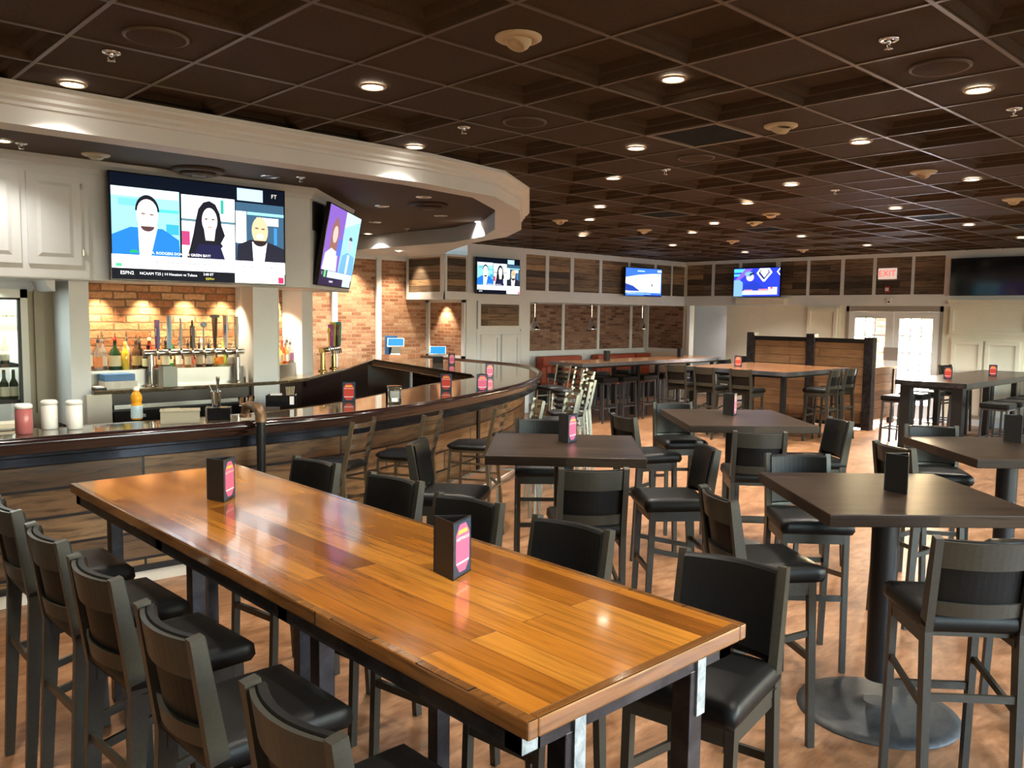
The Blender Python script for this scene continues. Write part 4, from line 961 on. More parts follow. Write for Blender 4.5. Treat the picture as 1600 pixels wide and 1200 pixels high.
P5 = [(rc(0, 1, 0, 1), (.03, .06, .8, .9)), (rc(0, .25, .86, .98), (.1, .75, .9, 1)), (rc(0, .2, .72, .80), (.1, .8, .9, 1)), ([(0, .55), (.1, .55), (.42, .98), (.25, .98)], (.25, .12, .75, 1)), ([(.0, 0), (.2, .0), (.2, .5), (.12, .6), (0, .58)], (.25, .5, .95, .9)), ([(.18, .18), (.24, .42), (.38, .55), (.52, .50), (.66, .30), (.68, .18)], (.02, .05, .5, 1)), (ell(.36, .68, .085, .14), (.9, .62, .6, 1.1)), (ell(.33, .80, .09, .09), (.2, .45, .75, 1)), ([(.33, .72), (.45, .80), (.46, .86), (.36, .82)], (.02, .03, .08, 1)), ([(.50, .82), (.57, .99), (.78, .99), (.84, .84), (.68, .52), (.64, .52)], (.9, .95, 1, 1.3)), ([(.54, .82), (.59, .94), (.75, .94), (.79, .84), (.67, .60), (.65, .60)], (.02, .03, .2, 1)), ([(.58, .85), (.61, .95), (.73, .95), (.76, .85), (.67, .66)], (.9, .93, .8, 1.2)), ([(.93, .86), (1, 1), (1, .94), (.96, .86), (1, .78), (1, .72)], (.9, .95, 1, 1.2)), (rc(.2, .95, .06, .20), (1, .95, .95, 1.3)), (rc(.24, .42, .20, .24), (.9, .25, .3, 1)), (rc(.55, .75, .20, .26), (.9, .25, .3, 1)), (rc(.76, .95, .06, .32), (.9, .95, .97, 1.25)), (ell(.83, .29, .03, .04), (.7, .1, .2, 1)), (rc(.2, .4, .03, .055), (.02, .15, .35, 1))]
X5 = []
q = face_along((16.88, 9.96, 2.775), (0, -1))
tv('television showing a blue sports draft broadcast on the right wall', q, 1.17, .65, P5, X5, bez=.012)
q = face_along((16.92, 5.12, 2.795), (0, -1))
tv('wide switched-off television on the right wall above the white cupboards', q, 1.55, .70, [], (), off=True)
t = B(XR-.19, XR-.02, 9.28, 10.48, 2.29, 2.43).build('television_shelf', M_cream); tag(t, 'cream boxed ledge under the blue lit television', 'ledge')
t = B(XR-.12, XR-.02, 4.2, 5.93, 2.29, 2.37).build('television_shelf', M_cream); tag(t, 'cream boxed ledge under the dark television', 'ledge')

# ------------------------------------------------------------------ wall cupboards
def cupboard(t, Mx, panels, mt):
    for x0, x1, z0, z1 in panels:
        mb = MB(); mb.box(x0, x1, -.022, 0, z0, z1, M=Mx, bev=.004); d = mb.build('door', mt, t)
        mb = MB(); w = .07
        for a in [(x0, x1, z0, z0+w), (x0, x1, z1-w, z1), (x0, x0+w, z0+w, z1-w), (x1-w, x1, z0+w, z1-w)]: mb.box(a[0], a[1], -.058, -.02, a[2], a[3], M=Mx, bev=.005)
        mb.build('panel_moulding', mt, d)
Ib = Matrix.Translation((0, YB-.023, 0)); Ir = Matrix.Translation((XR-.023, 0, 0)) @ Matrix.Rotation(-PI/2, 4, 'Z')
t = thing('wall_cupboard', 'white framed cupboard with reclaimed wood panel under the small back wall television', 'cupboard')
mb = MB()
for a in [(10.40, 11.55, 2.18, 2.24), (10.40, 11.55, 1.70, 1.764), (10.40, 10.47, 1.764, 2.18), (11.475, 11.55, 1.764, 2.18)]: mb.box(a[0], a[1], YB-.05, YB-.023, a[2], a[3])
mb.build('frame', M_white, t); B(10.47, 11.475, YB-.03, YB-.0235, 1.764, 2.18).build('wood_panel', M_rec, t)
t = thing('tall_cupboard', 'white two-door cupboard in the back wall beyond the bar end', 'cupboard')
B(10.40, 11.55, YB-.024, YB-.001, .1, 1.66).build('face_frame', M_white, t); cupboard(t, Ib, [(10.47, 10.955, .2, 1.60), (11.0, 11.49, .2, 1.60)], M_white)
for k, (lab, pan) in enumerate([('cream cupboard door in the right wall left of the entrance', [(-8.79, -8.13, 1.0, 2.2)]), ('wide cream panel door under the dark television', [(-5.90, -4.55, 1.72, 2.24)]), ('pair of tall cream cupboard doors under the dark television', [(-5.84, -5.30, .2, 1.60), (-5.26, -4.68, .2, 1.60)])]):
    t = thing('wall_cupboard', lab, 'cupboard'); xs_ = [p[0] for p in pan]+[p[1] for p in pan]
    mb = MB(); mb.box(min(xs_)-.05, max(xs_)+.05, -.004, .022, pan[0][2]-.05, pan[0][3]+.05, M=Ir); mb.build('face_frame', M_cream, t); cupboard(t, Ir, pan, M_cream)

# ------------------------------------------------------------------ entrance doors
mb = MB(); mb.box(XR-.02, XR+.12, DY0, DY0+.06, 0, 2.25); mb.box(XR-.02, XR+.12, DY1-.06, DY1, 0, 2.25); mb.box(XR-.02, XR+.12, DY0, DY1, 2.14, 2.25)
struct(mb.build('door_frame_1', mat('taupe_frame', (.34, .31, .28), .5)))
def french(name, y0, y1, cols):
    w = y1-y0; X0 = XR-.012; mb = MB()
    gl = (y0+.13, y1-.13, .30, 2.0)
    for a in [(y0, gl[0], .02, 2.139), (gl[1], y1, .02, 2.139), (gl[0], gl[1], .02, .30), (gl[0], gl[1], 2.0, 2.139)]: mb.box(X0, X0+.045, a[0], a[1], a[2], a[3])
    for k in range(1, cols): y = gl[0]+(gl[1]-gl[0])*k/cols; mb.box(X0+.01, X0+.035, y-.011, y+.011, .30, 2.0)
    for k in range(1, 5): z = .30+1.7*k/5; mb.box(X0+.0101, X0+.0351, gl[0], gl[1], z-.011, z+.011)
    mb.box(X0+.02, X0+.024, gl[0], gl[1], .30, 2.0, 1)
    return struct(mb.build(name, [M_white, M_pane]))
french('door_1', 7.0, 7.89, 3); french('door_2', 6.10, 6.985, 3)
struct(B(XR-.022, XR-.012, 6.965, 7.02, .02, 2.139).build('trim_8', M_white))
t = B(XR-.004, XR+.018, 7.06, 7.10, 1.0, 1.22).build('x', M_ss); bpy.data.objects.remove(t)
t = B(XR-.028, XR-.0225, 6.85, 7.14, 1.16, 1.42).build('door_sign', mat('grey_sign', (.28, .25, .23), .5)); tag(t, 'plain grey plate fixed across the meeting edges of the entrance doors', 'sign')
t = thing('door_sensor', 'small white sensor box above the entrance doors', 'sensor', (XR-.03, 7.07, 2.30)); B(-.04, .0, -.045, .045, 0, .11, bev=.008).build('body', M_wplast, t); B(-.043, -.038, -.02, .02, .02, .05).build('lens', M_blackm, t)  # a door sensor box
# exit sign and fire alarm
t = thing('exit_sign', 'white exit sign with red letters on the dark wood panel above the doors', 'sign', (XR-.03, 7.135, 2.90))
B(-.02, .02, -.18, .18, -.11, .11, bev=.006).build('housing', mat('exit_white', (.8, .76, .72), .4, emit=(1, .75, .65), es=.25), t)
mb = MB(); mb.text('EXIT', .165, Matrix.Translation((-.0215, 0, -.0)) @ Matrix((( 0, 0, -1, 0), (-1, 0, 0, 0), (0, 1, 0, 0), (0, 0, 0, 1))), 0); mb.build('letters', mat('exit_red', (.7, .03, .03), .4, emit=(1, .06, .04), es=.9), t)
t = thing('fire_alarm', 'small red fire alarm strobe under the exit sign', 'alarm', (XR-.03, 7.12, 2.59))
B(-.03, .02, -.05, .05, -.07, .07, bev=.006).build('body', C_(.30, .02, .03), t); B(-.036, -.03, -.035, .035, -.04, .03).build('lens', M_wplast, t)

# ------------------------------------------------------------------ wooden partition with steel posts, low wall behind
t = thing('wooden_partition', 'planked wooden partition with black steel posts beside the entrance', 'partition', (14.84, 6.36, 0))
for y0, y1 in ((.10, 1.10), (1.26, 2.35)):
    B(-.04, .04, y0, y1, .10, 1.55).build('plank_panel', M_part, t)
    mb = MB(); mb.box(-.05, .05, y0, y1, 1.55, 1.63); mb.box(-.05, .05, y0, y1, .03, .10); mb.build('steel_rail', M_blacksteel, t)
for y in (0, 1.10, 2.35):
    mb = MB(); mb.box(-.085, .085, y, y+.16, 0, 1.70 if y else 1.66, bev=.006); mb.build('post', M_steel, t)
t = thing('low_partition', 'lower planked half wall with black post just left of the doors', 'partition', (15.3, 6.62, 0))
B(-.0, 1.0, -.03, .03, .12, 1.05).build('plank_panel', M_part, t)
B(-.02, 1.05, -.05, .05, 1.05, 1.09).build('cap_rail', mottled('cap_brown', (.16, .08, .04), (.22, .11, .06), 8, .4), t); B(.94, 1.03, -.05, .05, 0, 1.05).build('post', M_blacksteel, t)

# ------------------------------------------------------------------ booths and pendants in the alcove
bo = None
for k, (x0, wd) in enumerate([(13.15, 1.30), (15.0, 1.42), (16.46, .60)]):
    t = thing('booth_bench', ['orange vinyl booth bench under the brick, left one', 'orange vinyl booth bench under the brick, middle one', 'orange vinyl booth bench in the alcove corner, right one'][k], 'booth', (x0, 12.62, 0), 0, 'orange booth benches')
    B(0, wd, .0, .52, 0, .36).build('base', M_blackm, t); B(0, wd, -.02, .42, .36, .48, bev=.03).build('seat', M_orange, t)
    mb = MB(); n = max(3, int(wd/.15))
    for q in range(n): mb.box(q*wd/n+.002, (q+1)*wd/n-.002, .38, .56, .46, .84, bev=.025)
    mb.box(0, wd, .34, .56, .83, 1.06, bev=.05); mb.build('backrest', M_orange, t)
pp = None
for k, px in enumerate([(836, 473), (925, 475), (1004, 476)]):
    c = ony(*px, 12.6); c.z = 2.25; lab = 'chrome pendant lamp in the brick alcove, %s' % ['left one', 'middle one', 'right one'][k]
    if pp is None:
        pp = thing('pendant_lamp', lab, 'pendant lamp', c, 0, 'chrome pendants over the booths')
        MB().lathe([(.06, 0), (.06, -.012), (.02, -.03), (.001, -.03)], n=20).build('canopy', M_chrome, pp)
        mb = MB(); mb.tube([(0, 0, -.02), (0, 0, -.33)], .009, 8); mb.build('stem', M_chrome, pp)
        MB().lathe([(.022, -.31), (.03, -.33), (.035, -.38), (.05, -.42), (.095, -.50), (.118, -.56), (.122, -.58), (.118, -.585), (.11, -.56), (.05, -.43), (.03, -.40)], n=28, cap=False).build('shade', M_chrome, pp)
        MB().lathe([(.001, -.54), (.02, -.535), (.03, -.51), (.02, -.47), (.012, -.44)], n=14).build('bulb', M_wplast, pp)
    else: dup(pp, c, 0, lab)

# ------------------------------------------------------------------ things on the bar
def jar(label, px, py, body, lidc, h=.225, r=.058):
    t = thing('juice_container', label, 'container', atz(px, py, 1.0705))
    MB().lathe([(r-.006, 0), (r, .01), (r, h*.80), (r-.006, h*.84)], n=24).build('body', body, t)
    MB().lathe([(r-.006, h*.84), (r+.002, h*.85), (r+.002, h*.95), (r-.012, h), (.001, h)], n=24).build('lid', lidc, t); return t
M_milk = mat('white_jug', (.88, .86, .82), .3); M_red = mottled('pink_juice', (.42, .12, .12), (.5, .16, .16), 8, .25)
jar('round container of pink juice with white lid on the bar', 38, 678, M_red, M_milk); jar('white round container on the bar, left of two', 78, 670, M_milk, M_milk); jar('white round container on the bar, right of two', 117, 670, M_milk, M_milk)
t = thing('cutting_board', 'cream board lying on the bar beside the pink juice', 'board', atz(8, 668, 1.0705)); B(-.16, .09, -.10, .10, 0, .04, bev=.005).build('slab', mat('cream_board', (.78, .70, .52), .5), t)
t = thing('juice_bottle', 'plastic bottle of orange juice on the bar', 'bottle', atz(214, 655, 1.0705))
MB().lathe([(.042, 0), (.046, .01), (.046, .12), (.040, .135), (.040, .15), (.046, .165), (.044, .20), (.030, .225), (.022, .235), (.022, .25)], n=24).build('body', mat('orange_juice', (.85, .38, .02), .25), t)
MB().lathe([(.025, .245), (.025, .275), (.001, .277)], n=20).build('cap', M_milk, t)
MB().lathe([(.047, .012), (.047, .118)], n=24, cap=False).build('label_wrap', mottled('pale_blue_label', (.45, .72, .85), (.85, .90, .88), 14, .4), t)
c = atz(282, 660, 1.0705)
t = thing('fruit_caddy', 'clear plastic bar caddy on the bar left of the shaker', 'caddy', c, math.radians(-22)); mb = MB()
for a in [(-.15, .15, -.075, -.07, 0, .10), (-.15, .15, .07, .075, 0, .10), (-.15, -.145, -.07, .07, 0, .10), (.145, .15, -.07, .07, 0, .10), (-.145, .145, -.07, .07, 0, .006)]: mb.box(*a)
mb.build('tray', mat('milky_plastic', (.55, .50, .38), .25, trans=.35), t)
mb = MB(); mb.box(-.155, .155, -.08, .08, .10, .11); mb.box(-.12, .0, -.03, .03, .11, .118); mb.build('lid', mat('hazy_lid', (.62, .56, .42), .2, trans=.3), t)
c = atz(342, 655, 1.0705)
t = thing('napkin_box', 'black box holding a cocktail shaker on the bar', 'box', c, math.radians(-30)); B(-.10, .10, -.07, .07, 0, .105, bev=.003).build('box', M_blackgl, t); B(-.101, -.085, -.072, .072, .0, .107).build('steel_end', M_ss, t)
t = thing('shaker_tin', 'steel cocktail shaker tin standing on the black box', 'shaker', c+Vector((-.02, 0, .1085))); MB().lathe([(.032, 0), (.034, .005), (.045, .13), (.047, .133), (.044, .13), (.032, .01)], n=24, cap=False).build('cup', M_chrome, t)
MB().lathe([(.001, .012), (.031, .012)], n=20, cap=False).build('bottom', M_chrome, t)
mb = MB(); mb.tube([(.01, 0, .02), (-.05, .03, .20)], .003, 8); mb.lathe([(.012, 0), (.012, .20), (.016, .205), (.016, .24)], (.015, 0, .015), 12); mb.build('bar_spoon', M_ss, t)
for k, (px, py) in enumerate([(378, 634), (392, 632)]):
    t = thing('rocks_glass', 'small tapered clear glass on the bar behind the pipe elbow, %s' % ['left one', 'right one'][k], 'glass', atz(px, py, 1.0705), 0, 'small glasses by the pipe rail')
    MB().lathe([(.026, 0), (.040, .085), (.037, .085), (.024, .008), (.001, .008)], n=20).build('glass', M_glass, t)
c = atz(440, 634, 1.0705)
t = thing('bar_caddy', 'black napkin and straw caddy on the bar beside the pipe rail', 'caddy', c, math.radians(-35)); mb = MB()
mb.box(-.14, .14, -.08, -.07, 0, .11); mb.box(-.14, .14, .07, .08, 0, .11); mb.box(-.14, -.13, -.07, .07, 0, .11); mb.box(.13, .14, -.07, .07, 0, .11); mb.box(-.13, .13, -.07, .07, 0, .01); mb.box(.02, .03, -.07, .07, .01, .10); mb.build('tray', M_blackgl, t)
B(-.10, .0, -.055, .055, .01, .12).build('napkins', M_pale, t)
mb = MB()
for q in range(6): mb.tube([(.06+.008*q, -.03+.01*q, .01), (.05+.014*q, -.04+.014*q, .19)], .003, 6)
mb.build('straws', C_(.7, .6, .4), t)
B(.088, .128, -.083, -.08, .02, .10).build('white_card', M_pale, t)
c = atz(616, 630, 1.0705)
t = thing('napkin_dispenser', 'chrome napkin dispenser on the curved bar', 'dispenser', c, math.radians(-120)); mb = MB()
B(-.055, .055, -.07, .07, 0, .16, bev=.012).build('body', M_chrome, t); B(-.06, .06, -.075, .075, .155, .18, bev=.01).build('top', M_chrome, t); B(.054, .058, -.045, .045, .02, .13).build('face_plate', M_ss, t); B(.057, .060, -.03, .03, .02, .06).build('napkin', M_pale, t)
mb = MB(); mb.box(-.09, -.06, -.08, .08, 0, .15); mb.build('menu_pocket', M_blackm, t)
# clear cup stack, boxes, terminals on the back counter
def zc_at(px, py, z): return atz(px, py, z)
BC = 1.2355
t = thing('cup_stack', 'tall stack of clear plastic cups on the back counter by the white column', 'cup stack', (4.27, 8.435, BC)); mb = MB()
for q in range(7): mb.lathe([(.047, .0+q*.02), (.055, .17+q*.02), (.060, .175+q*.02), (.058, .18+q*.02)], n=24, cap=False)
mb.build('cups', M_plast, t)
c = atz(172, 598, BC)
t = B(-.15, .15, -.09, .09, 0, .075, bev=.003).build('white_box', mottled('white_carton', (.6, .56, .50), (.75, .72, .68), 20, .5), None, (2.72, 8.43, BC)); tag(t, 'flat white carton under the blue box on the back counter', 'box')
t = B(-.14, .14, -.085, .085, 0, .065, bev=.003).build('blue_box', mottled('blue_carton', (.03, .14, .38), (.05, .2, .45), 6, .4), None, (2.715, 8.435, BC+.0755)); tag(t, 'flat blue carton lying on the white carton', 'box')
t = thing('clipboard', 'dark folder with papers at the left end of the back counter', 'folder', (2.53, 8.40, BC)); B(-.05, .05, -.09, .09, 0, .02).build('folder', M_blackm, t); B(-.04, .03, -.08, .06, .02, .03).build('papers', M_pale, t)
for k, (px, py, lab) in enumerate([(597, 566, 'blue-screened order terminal on white stand at the far end of the counter'), (665, 556, 'blue-screened order terminal with receipt printer on the far bar leg')]):
    c = atz(px, py, 1.0755) if k else atz(px, py, 1.17)
    c = Vector((8.75, 12.35, 1.236)) if k == 0 else Vector((9.75, 12.4, 1.0705))
    t = thing('order_terminal', lab, 'terminal', c, math.radians(-128)); mb = MB(); mb.add([(-.06, -.09, 0), (.06, -.09, 0), (.06, .09, 0), (-.06, .09, 0), (-.03, -.07, .15), (.0, -.07, .15), (.0, .07, .15), (-.03, .07, .15)], [(3, 2, 1, 0), (4, 5, 6, 7), (0, 1, 5, 4), (1, 2, 6, 5), (2, 3, 7, 6), (3, 0, 4, 7)]); mb.build('stand', M_wplast, t)
    Mx = Matrix.Translation((.02, 0, .22)) @ Matrix.Rotation(math.radians(40), 4, 'Y'); mb = MB(); mb.box(-.11, .11, -.15, .15, -.012, .012, M=Mx); s_ = mb.build('tablet', M_wplast, t)
    mb = MB(); mb.box(-.10, .10, -.14, .14, .0121, .0131, M=Mx); mb.build('tablet_screen', E_(.04, .42, .95, .7), s_)
    if k: B(.08, .24, -.10, .10, 0, .12, bev=.008).build('printer', M_blackm, t)
    else: B(-.2, -.1, -.2, .02, 0, .34).build('cover', C_(.03, .12, .3), t)
# ------------------------------------------------------------------ beer towers
HAND = [((.12, .10, .35), .055, .20, 'p'), ((.25, .50, .75), .05, .23, 'p'), ((.55, .57, .60), .03, .22, 's'), ((.02, .015, .015), .045, .20, 'b'), ((.45, .55, .65), .03, .19, 'k'), ((.012, .01, .01), .055, .24, 't'), ((.72, .76, .82), .055, .235, 'w'), ((.62, .60, .50), .045, .23, 'p')]
def tower(label, M, n, span, hs, mt, zt, both):
    t = thing('beer_tower', label, 'beer tower'); t.matrix_world = M
    mb = MB(); mb.tube([(-span/2-.05, 0, zt), (span/2+.05, 0, zt)], .035, 16); mb.build('header_pipe', mt, t)
    for x in (-span/2+.02, span/2-.02):
        mb = MB(); mb.tube([(x, 0, 0), (x, 0, zt)], .03, 14); mb.lathe([(.06, 0), (.06, .012), (.03, .02)], (x, 0, 0), 20); mb.build('leg', mt, t)
    for k in range(n):
        x = -span/2+span*(k+.5)/n
        mb = MB(); mb.tube([(x, -.02, zt+.0), (x, -.075, zt+.005), (x, -.10, zt-.01), (x, -.108, zt-.06)], .011, 8); mb.lathe([(.014, .0), (.014, .03), (.009, .045)], (x, -.075, zt+.005), 10); f = mb.build('faucet', M_chrome, t)
        col, w, h, kind = hs[k % len(hs)]; h *= 1.42; w *= 1.5; z = zt+.045; mb = MB(); mt2 = C_(*col)
        if kind == 'k': mb.lathe([(.008, 0), (.008, h-.05)], (x, -.075, z), 8); mb.lathe([(.001, -.012), (.03, -.012), (.03, .012), (.001, .012)], n=18, M=Matrix.Translation((x, -.075, z+h-.03)) @ Matrix.Rotation(PI/2, 4, 'X'))
        elif kind == 't': mb.bar((x, -.075, z), (x, -.075, z+h-.03), .022, .022, w2=w, h2=.03); mb.box(x-w/2-.003, x+w/2+.003, -.093, -.057, z+h-.03, z+h)
        elif kind == 's': mb.lathe([(.01, 0), (.014, .05), (.016, .15), (.009, h-.04), (.014, h-.02), (.001, h)], (x, -.075, z), 12)
        elif kind == 'b': mb.bar((x, -.075, z), (x, -.075, z+h-.06), w, .03, w2=w*.8); mb.lathe([(.012, h-.06), (.009, h)], (x, -.075, z), 10)
        else: mb.bar((x, -.075, z), (x, -.075, z+h), w*.75, .022, w2=w, h2=.022)
        hd = mb.build('tap_handle', mt2, t)
        if kind in 'bpw':
            q = C_(.75, .75, .72) if kind != 'w' else C_(.12, .2, .4); B(x-w*.3, x+w*.3, -.094, -.0925, z+h*.45, z+h*.72).build('badge', q, hd)
    return t
tower('steel beer tap tower with eight mixed handles on the back counter', face_along((3.51, 8.50, BC), (1, 0)), 8, .94, HAND, M_ss, .33, True)
H2 = [((.75, .55, .08), .05, .17, 'k'), ((.45, .10, .30), .05, .20, 'p'), ((.55, .60, .10), .05, .22, 'p'), ((.03, .03, .04), .05, .22, 'b'), ((.35, .17, .06), .05, .20, 'p'), ((.10, .45, .45), .05, .22, 'p')]
tower('brass beer tap tower with colourful handles on the counter bend', face_along((5.74, 9.62, BC), (1, 1)), 6, .62, H2, M_brass, .27, False)
t = thing('ice_bin', 'clear plastic bin standing behind the steel tap tower', 'bin', (3.17, 8.355, BC)); mb = MB()
for a in [(-.07, .07, -.06, -.055, 0, .2), (-.07, .07, .055, .06, 0, .2), (-.07, -.065, -.055, .055, 0, .2), (.065, .07, -.055, .055, 0, .2), (-.065, .065, -.055, .055, 0, .005)]: mb.box(*a)
mb.build('bin', mat('frosted_plastic', (.5, .55, .5), .25, trans=.5), t)
# ------------------------------------------------------------------ bottles
PR = {'w': [(.035, 0), (.038, .006), (.038, .17), (.030, .20), (.014, .225), (.013, .285), (.015, .287), (.015, .30)],
      's': [(.045, 0), (.048, .006), (.048, .12), (.035, .16), (.014, .19), (.013, .25), (.016, .252), (.016, .27)],
      't': [(.033, 0), (.035, .005), (.035, .20), (.015, .25), (.013, .31), (.015, .312), (.015, .33)],
      'r': [(.052, 0), (.056, .01), (.060, .07), (.050, .13), (.018, .165), (.014, .21), (.018, .212), (.018, .235)]}
glassm = {}
def bottle(kind, loc, col, label, lab=None, cap=(.02, .02, .02), s=1.0, clear=False, pour=True):
    t = thing('liquor_bottle', label, 'bottle', loc, 0, 'bottles on the back bar')
    pr = [(r*s, z*s) for r, z in PR[kind]]; r0 = max(r for r, z in pr); zt = pr[-1][1]
    m_ = C_(*col, .12, .75 if clear else 0)
    MB().lathe(pr, n=18).build('body', m_, t)
    mb = MB(); mb.lathe([(.016*s, zt-.03), (.017*s, zt), (.001, zt+.002)], n=12)
    if pour: mb.tube([(0, 0, zt), (.0, -.006, zt+.025), (.0, -.02, zt+.045)], .004, 6)
    mb.build('pourer', C_(*cap), t)
    if lab: MB().lathe([(r0+.0008, zt*.12), (r0+.0008, zt*.45)], n=18, cap=False).build('label', C_(*lab, .5), t)
    return t
RZ = 1.4005
BL = [('t', 2.55, 8.72, 1, (.85, .86, .84), 'clear tall bottle at the far left of the niche', (.75, .72, .66), (.9, .9, .9), True),
 ('w', 2.60, 8.60, 1, (.85, .80, .75), 'clear bottle with orange label beside the white column', (.75, .25, .08), (.05, .05, .05), True),
 ('w', 2.68, 8.72, 1, (.70, .66, .6), 'pale bottle behind the green whiskey bottle', (.6, .55, .5), (.1, .1, .1), True),
 ('s', 2.76, 8.62, 1.18, (.02, .05, .02), 'large dark green bottle with cream label and red cap', (.72, .62, .35), (.35, .03, .02), False),
 ('w', 2.85, 8.60, .92, (.75, .50, .05), 'yellow bottle with slim neck in the bottle row', None, (.7, .5, .1), False),
 ('w', 2.90, 8.72, 1.05, (.30, .26, .24), 'smoky bottle behind the yellow one', (.2, .1, .2), (.04, .04, .04), False),
 ('w', 2.98, 8.68, .98, (.10, .05, .025), 'brown whiskey bottle with dark label', (.4, .3, .12), (.04, .03, .02), False),
 ('r', 3.08, 8.62, 1.0, (.012, .012, .01), 'squat black bottle with oval cream label', (.55, .60, .45), (.02, .02, .02), False),
 ('s', 3.13, 8.73, 1.15, (.55, .03, .02), 'red plastic bottle behind the black squat bottle', (.8, .3, .25), (.75, .65, .35), False),
 ('w', 3.26, 8.64, .95, (.05, .03, .02), 'dark bottle with tall cream label near the taps', (.75, .70, .55), (.03, .02, .02), False),
 ('t', 3.33, 8.73, 1.1, (.03, .28, .05), 'bright green bottle behind the taps', (.6, .7, .4), (.05, .1, .05), False),
 ('w', 3.42, 8.70, .9, (.8, .78, .7), 'clear bottle behind the middle taps', (.8, .78, .72), (.1, .1, .1), True),
 ('w', 3.54, 8.70, .9, (.8, .78, .7), 'clear bottle behind the black tap handle', (.5, .1, .1), (.1, .1, .1), True),
 ('w', 3.66, 8.72, .95, (.75, .75, .7), 'clear bottle behind the white tap handle', (.78, .76, .72), (.6, .6, .6), True),
 ('s', 3.76, 8.72, .88, (.35, .35, .12), 'olive tinted bottle right of the tap tower', (.4, .45, .2), (.05, .05, .05), True),
 ('s', 3.82, 8.61, .85, (.5, .45, .25), 'bottle with bright orange label right of the taps', (.85, .25, .02), (.7, .6, .3), False),
 ('w', 3.895, 8.70, .85, (.45, .65, .15), 'lime green bottle near the white column', (.5, .8, .1), (.4, .6, .1), False),
 ('r', 3.965, 8.62, .9, (.78, .80, .78), 'round clear bottle with silver label beside the column', (.5, .55, .6), (.7, .7, .65), True),
 ('w', 2.80, 8.735, .95, (.12, .02, .02), 'dark red bottle behind the big green whiskey bottle', (.3, .2, .15), (.05, .02, .02), False),
 ('w', 3.037, 8.74, .95, (.02, .015, .012), 'dark slim bottle between the brown one and the red one', (.35, .3, .2), (.05, .04, .03), False),
 ('w', 3.237, 8.737, .9, (.40, .18, .04), 'amber bottle behind the cream labelled dark bottle', (.6, .5, .3), (.1, .06, .03), False),
 ('w', 3.48, 8.62, .85, (.35, .16, .05), 'amber bottle under the middle of the tap tower', (.62, .55, .4), (.05, .04, .03), False),
 ('w', 3.60, 8.62, .85, (.06, .03, .02), 'brown bottle under the tap tower beside the amber one', (.5, .42, .3), (.03, .03, .03), False),
 ('w', 3.70, 8.62, .85, (.03, .03, .03), 'dark bottle under the right part of the tap tower', (.6, .55, .5), (.03, .03, .03), False),
 ('t', 4.04, 8.72, .95, (.80, .74, .5), 'tall pale yellow bottle against the niche edge', None, (.6, .5, .2), True)]
for kd, x, y, s, col, lab, lb, cp_, cl in BL: bottle(kd, (x, y, RZ if y > 8.57 else BC), col, lab, lb, cp_, s, cl)
BR2 = [('t', .03, (.02, .03, .35), 'tall cobalt blue bottle right of the white column', None, (.02, .02, .3), False, .14), ('w', .10, (.8, .7, .6), 'clear bottle with red band in the right niche', (.65, .1, .08), (.5, .1, .1), True, .17), ('s', .17, (.75, .45, .12), 'amber bottle in the right niche, left one', (.7, .5, .3), (.7, .3, .1), False, .15), ('s', .25, (.8, .45, .06), 'amber bottle in the right niche, right one', (.75, .6, .25), (.7, .5, .1), False, .17), ('w', .33, (.65, .06, .04), 'red bottle in the right niche', (.8, .3, .2), (.6, .03, .03), False, .16), ('s', .41, (.70, .16, .04), 'orange red bottle in the right niche', (.75, .7, .65), (.05, .05, .05), False, .15), ('w', .49, (.75, .72, .7), 'clear bottle with black cap at the right niche end', (.7, .7, .7), (.03, .03, .03), True, .16), ('s', .57, (.78, .75, .72), 'short clear bottle with black cap beside the brass tower', (.3, .1, .25), (.03, .03, .03), True, .15)]
for kd, q, col, lab, lb, cp_, cl, yy in BR2:
    w = R45 @ Vector((.30+q*1.15, yy, 1.3805)); bottle(kd, w, col, lab, lb, cp_, .92, cl)
for k, (x, z) in enumerate([(1.80, 1.13), (1.885, 1.13), (1.965, 1.13), (1.90, 1.47), (1.96, 1.81), (1.88, 1.81), (1.82, 1.47)]):
    t = thing('cooler_bottle', 'dark bottle with pale label inside the glass door cooler, %s' % ORD[k], 'bottle', (x, 9.02, z), 0, 'bottles in the glass door cooler')
    MB().lathe([(.036, 0), (.038, .006), (.038, .15), (.016, .20), (.014, .28), (.001, .282)], n=16).build('body', C_(.03, .045, .02, .15), t); MB().lathe([(.0388, .03), (.0388, .12)], n=16, cap=False).build('label', C_(.7, .66, .5, .5), t)


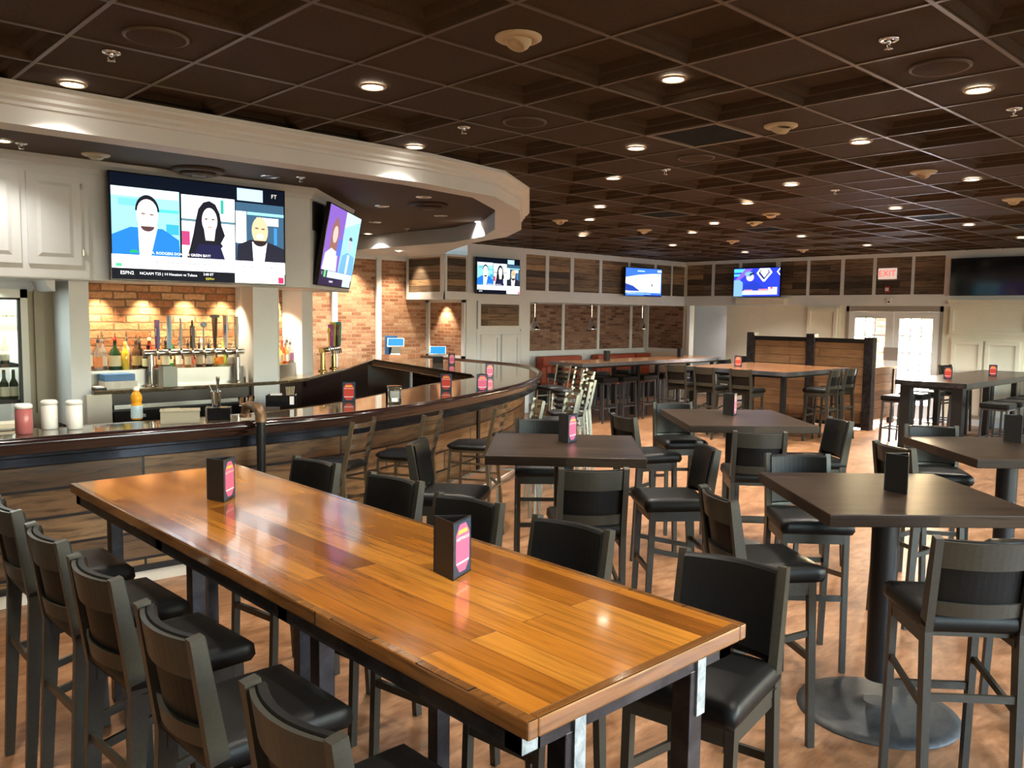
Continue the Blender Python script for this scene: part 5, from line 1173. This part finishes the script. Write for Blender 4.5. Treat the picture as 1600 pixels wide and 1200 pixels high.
# ------------------------------------------------------------------ bring the table-height things to their true distance
SC, DZ = .927, .157
done = set()
def settle(root, floor=True):
    x, y, z = root.location
    ms_ = [c for c in root.children_recursive if c.type == 'MESH'] + ([root] if root.type == 'MESH' else [])
    for o in ms_:
        me = o.data
        if me.name in done: continue
        done.add(me.name); lim = .145 if root.name.startswith('bar_counter') else (.07 if o.name.startswith('base') else .02)
        for v in me.vertices:
            q = v.co.z
            if floor: q = (0 if lim == .02 else q) if q < lim else q+DZ
            v.co = (v.co.x*SC, v.co.y*SC, q*SC)
        for l in me.uv_layers[0].data: l.uv *= SC
        me.update()
    root.location = (x*SC, y*SC, 0) if floor else (x*SC, y*SC, H+(z-H)*SC)
for o in list(COL.objects):
    if o.parent: continue
    n = o.name.split('.')[0]; la_ = o.get('label', '')
    if n in ('bar_chair', 'pedestal_table', 'bar_counter', 'ladder_back_stool', 'pipe_rail'): settle(o)
    elif n == 'communal_table' and 'entrance' not in la_: settle(o)
    elif n in ('juice_container', 'cutting_board', 'juice_bottle', 'fruit_caddy', 'napkin_box', 'shaker_tin', 'rocks_glass', 'bar_caddy', 'napkin_dispenser'): settle(o, False)
    elif n == 'menu_stand':
        if 'entrance' not in la_: settle(o, False)
    elif n == 'order_terminal' and 'bar leg' in la_: settle(o, False)
for o in list(COL.objects):
    if o.name.split('.')[0] == 'backless_stool' and o.data is None and 'entrance' not in o['label']: o.scale = (1.08, 1.08, 1.08)
# ------------------------------------------------------------------ daylight and lamps of the hall
spot('lamp_light', (17.7, 10.6, 2.65), 60, 130, .8, col=(1, .95, .88))
wd = bpy.data.worlds.new('sky'); scene.world = wd; wd.use_nodes = True; nt = wd.node_tree; bg = nt.nodes['Background']
sk = nt.nodes.new('ShaderNodeTexSky'); sk.sky_type = 'NISHITA'; sk.sun_disc = False; sk.sun_elevation = math.radians(32); sk.sun_rotation = math.radians(80); sk.air_density = 1.2; sk.dust_density = 2.0
nt.links.new(sk.outputs[0], bg.inputs[0]); bg.inputs[1].default_value = 5.5
su = bpy.data.lights.new('sun', 'SUN'); su.energy = 22; su.angle = .01; su.color = (1, .95, .88); so = bpy.data.objects.new('sun', su); COL.objects.link(so); so.rotation_euler = Vector((-.86, -.06, -.44)).to_track_quat('-Z', 'Y').to_euler()
scene.cycles.max_bounces = 7; scene.cycles.diffuse_bounces = 4; scene.cycles.glossy_bounces = 4; scene.cycles.transmission_bounces = 6; scene.cycles.transparent_max_bounces = 8
scene.cycles.caustics_reflective = False; scene.cycles.caustics_refractive = False; scene.cycles.sample_clamp_indirect = 6; scene.cycles.use_denoising = True
vs = scene.view_settings; vs.view_transform = 'Standard'; vs.look = 'None'; vs.gamma = 1; vs.use_curve_mapping = False; vs.exposure = 1.15
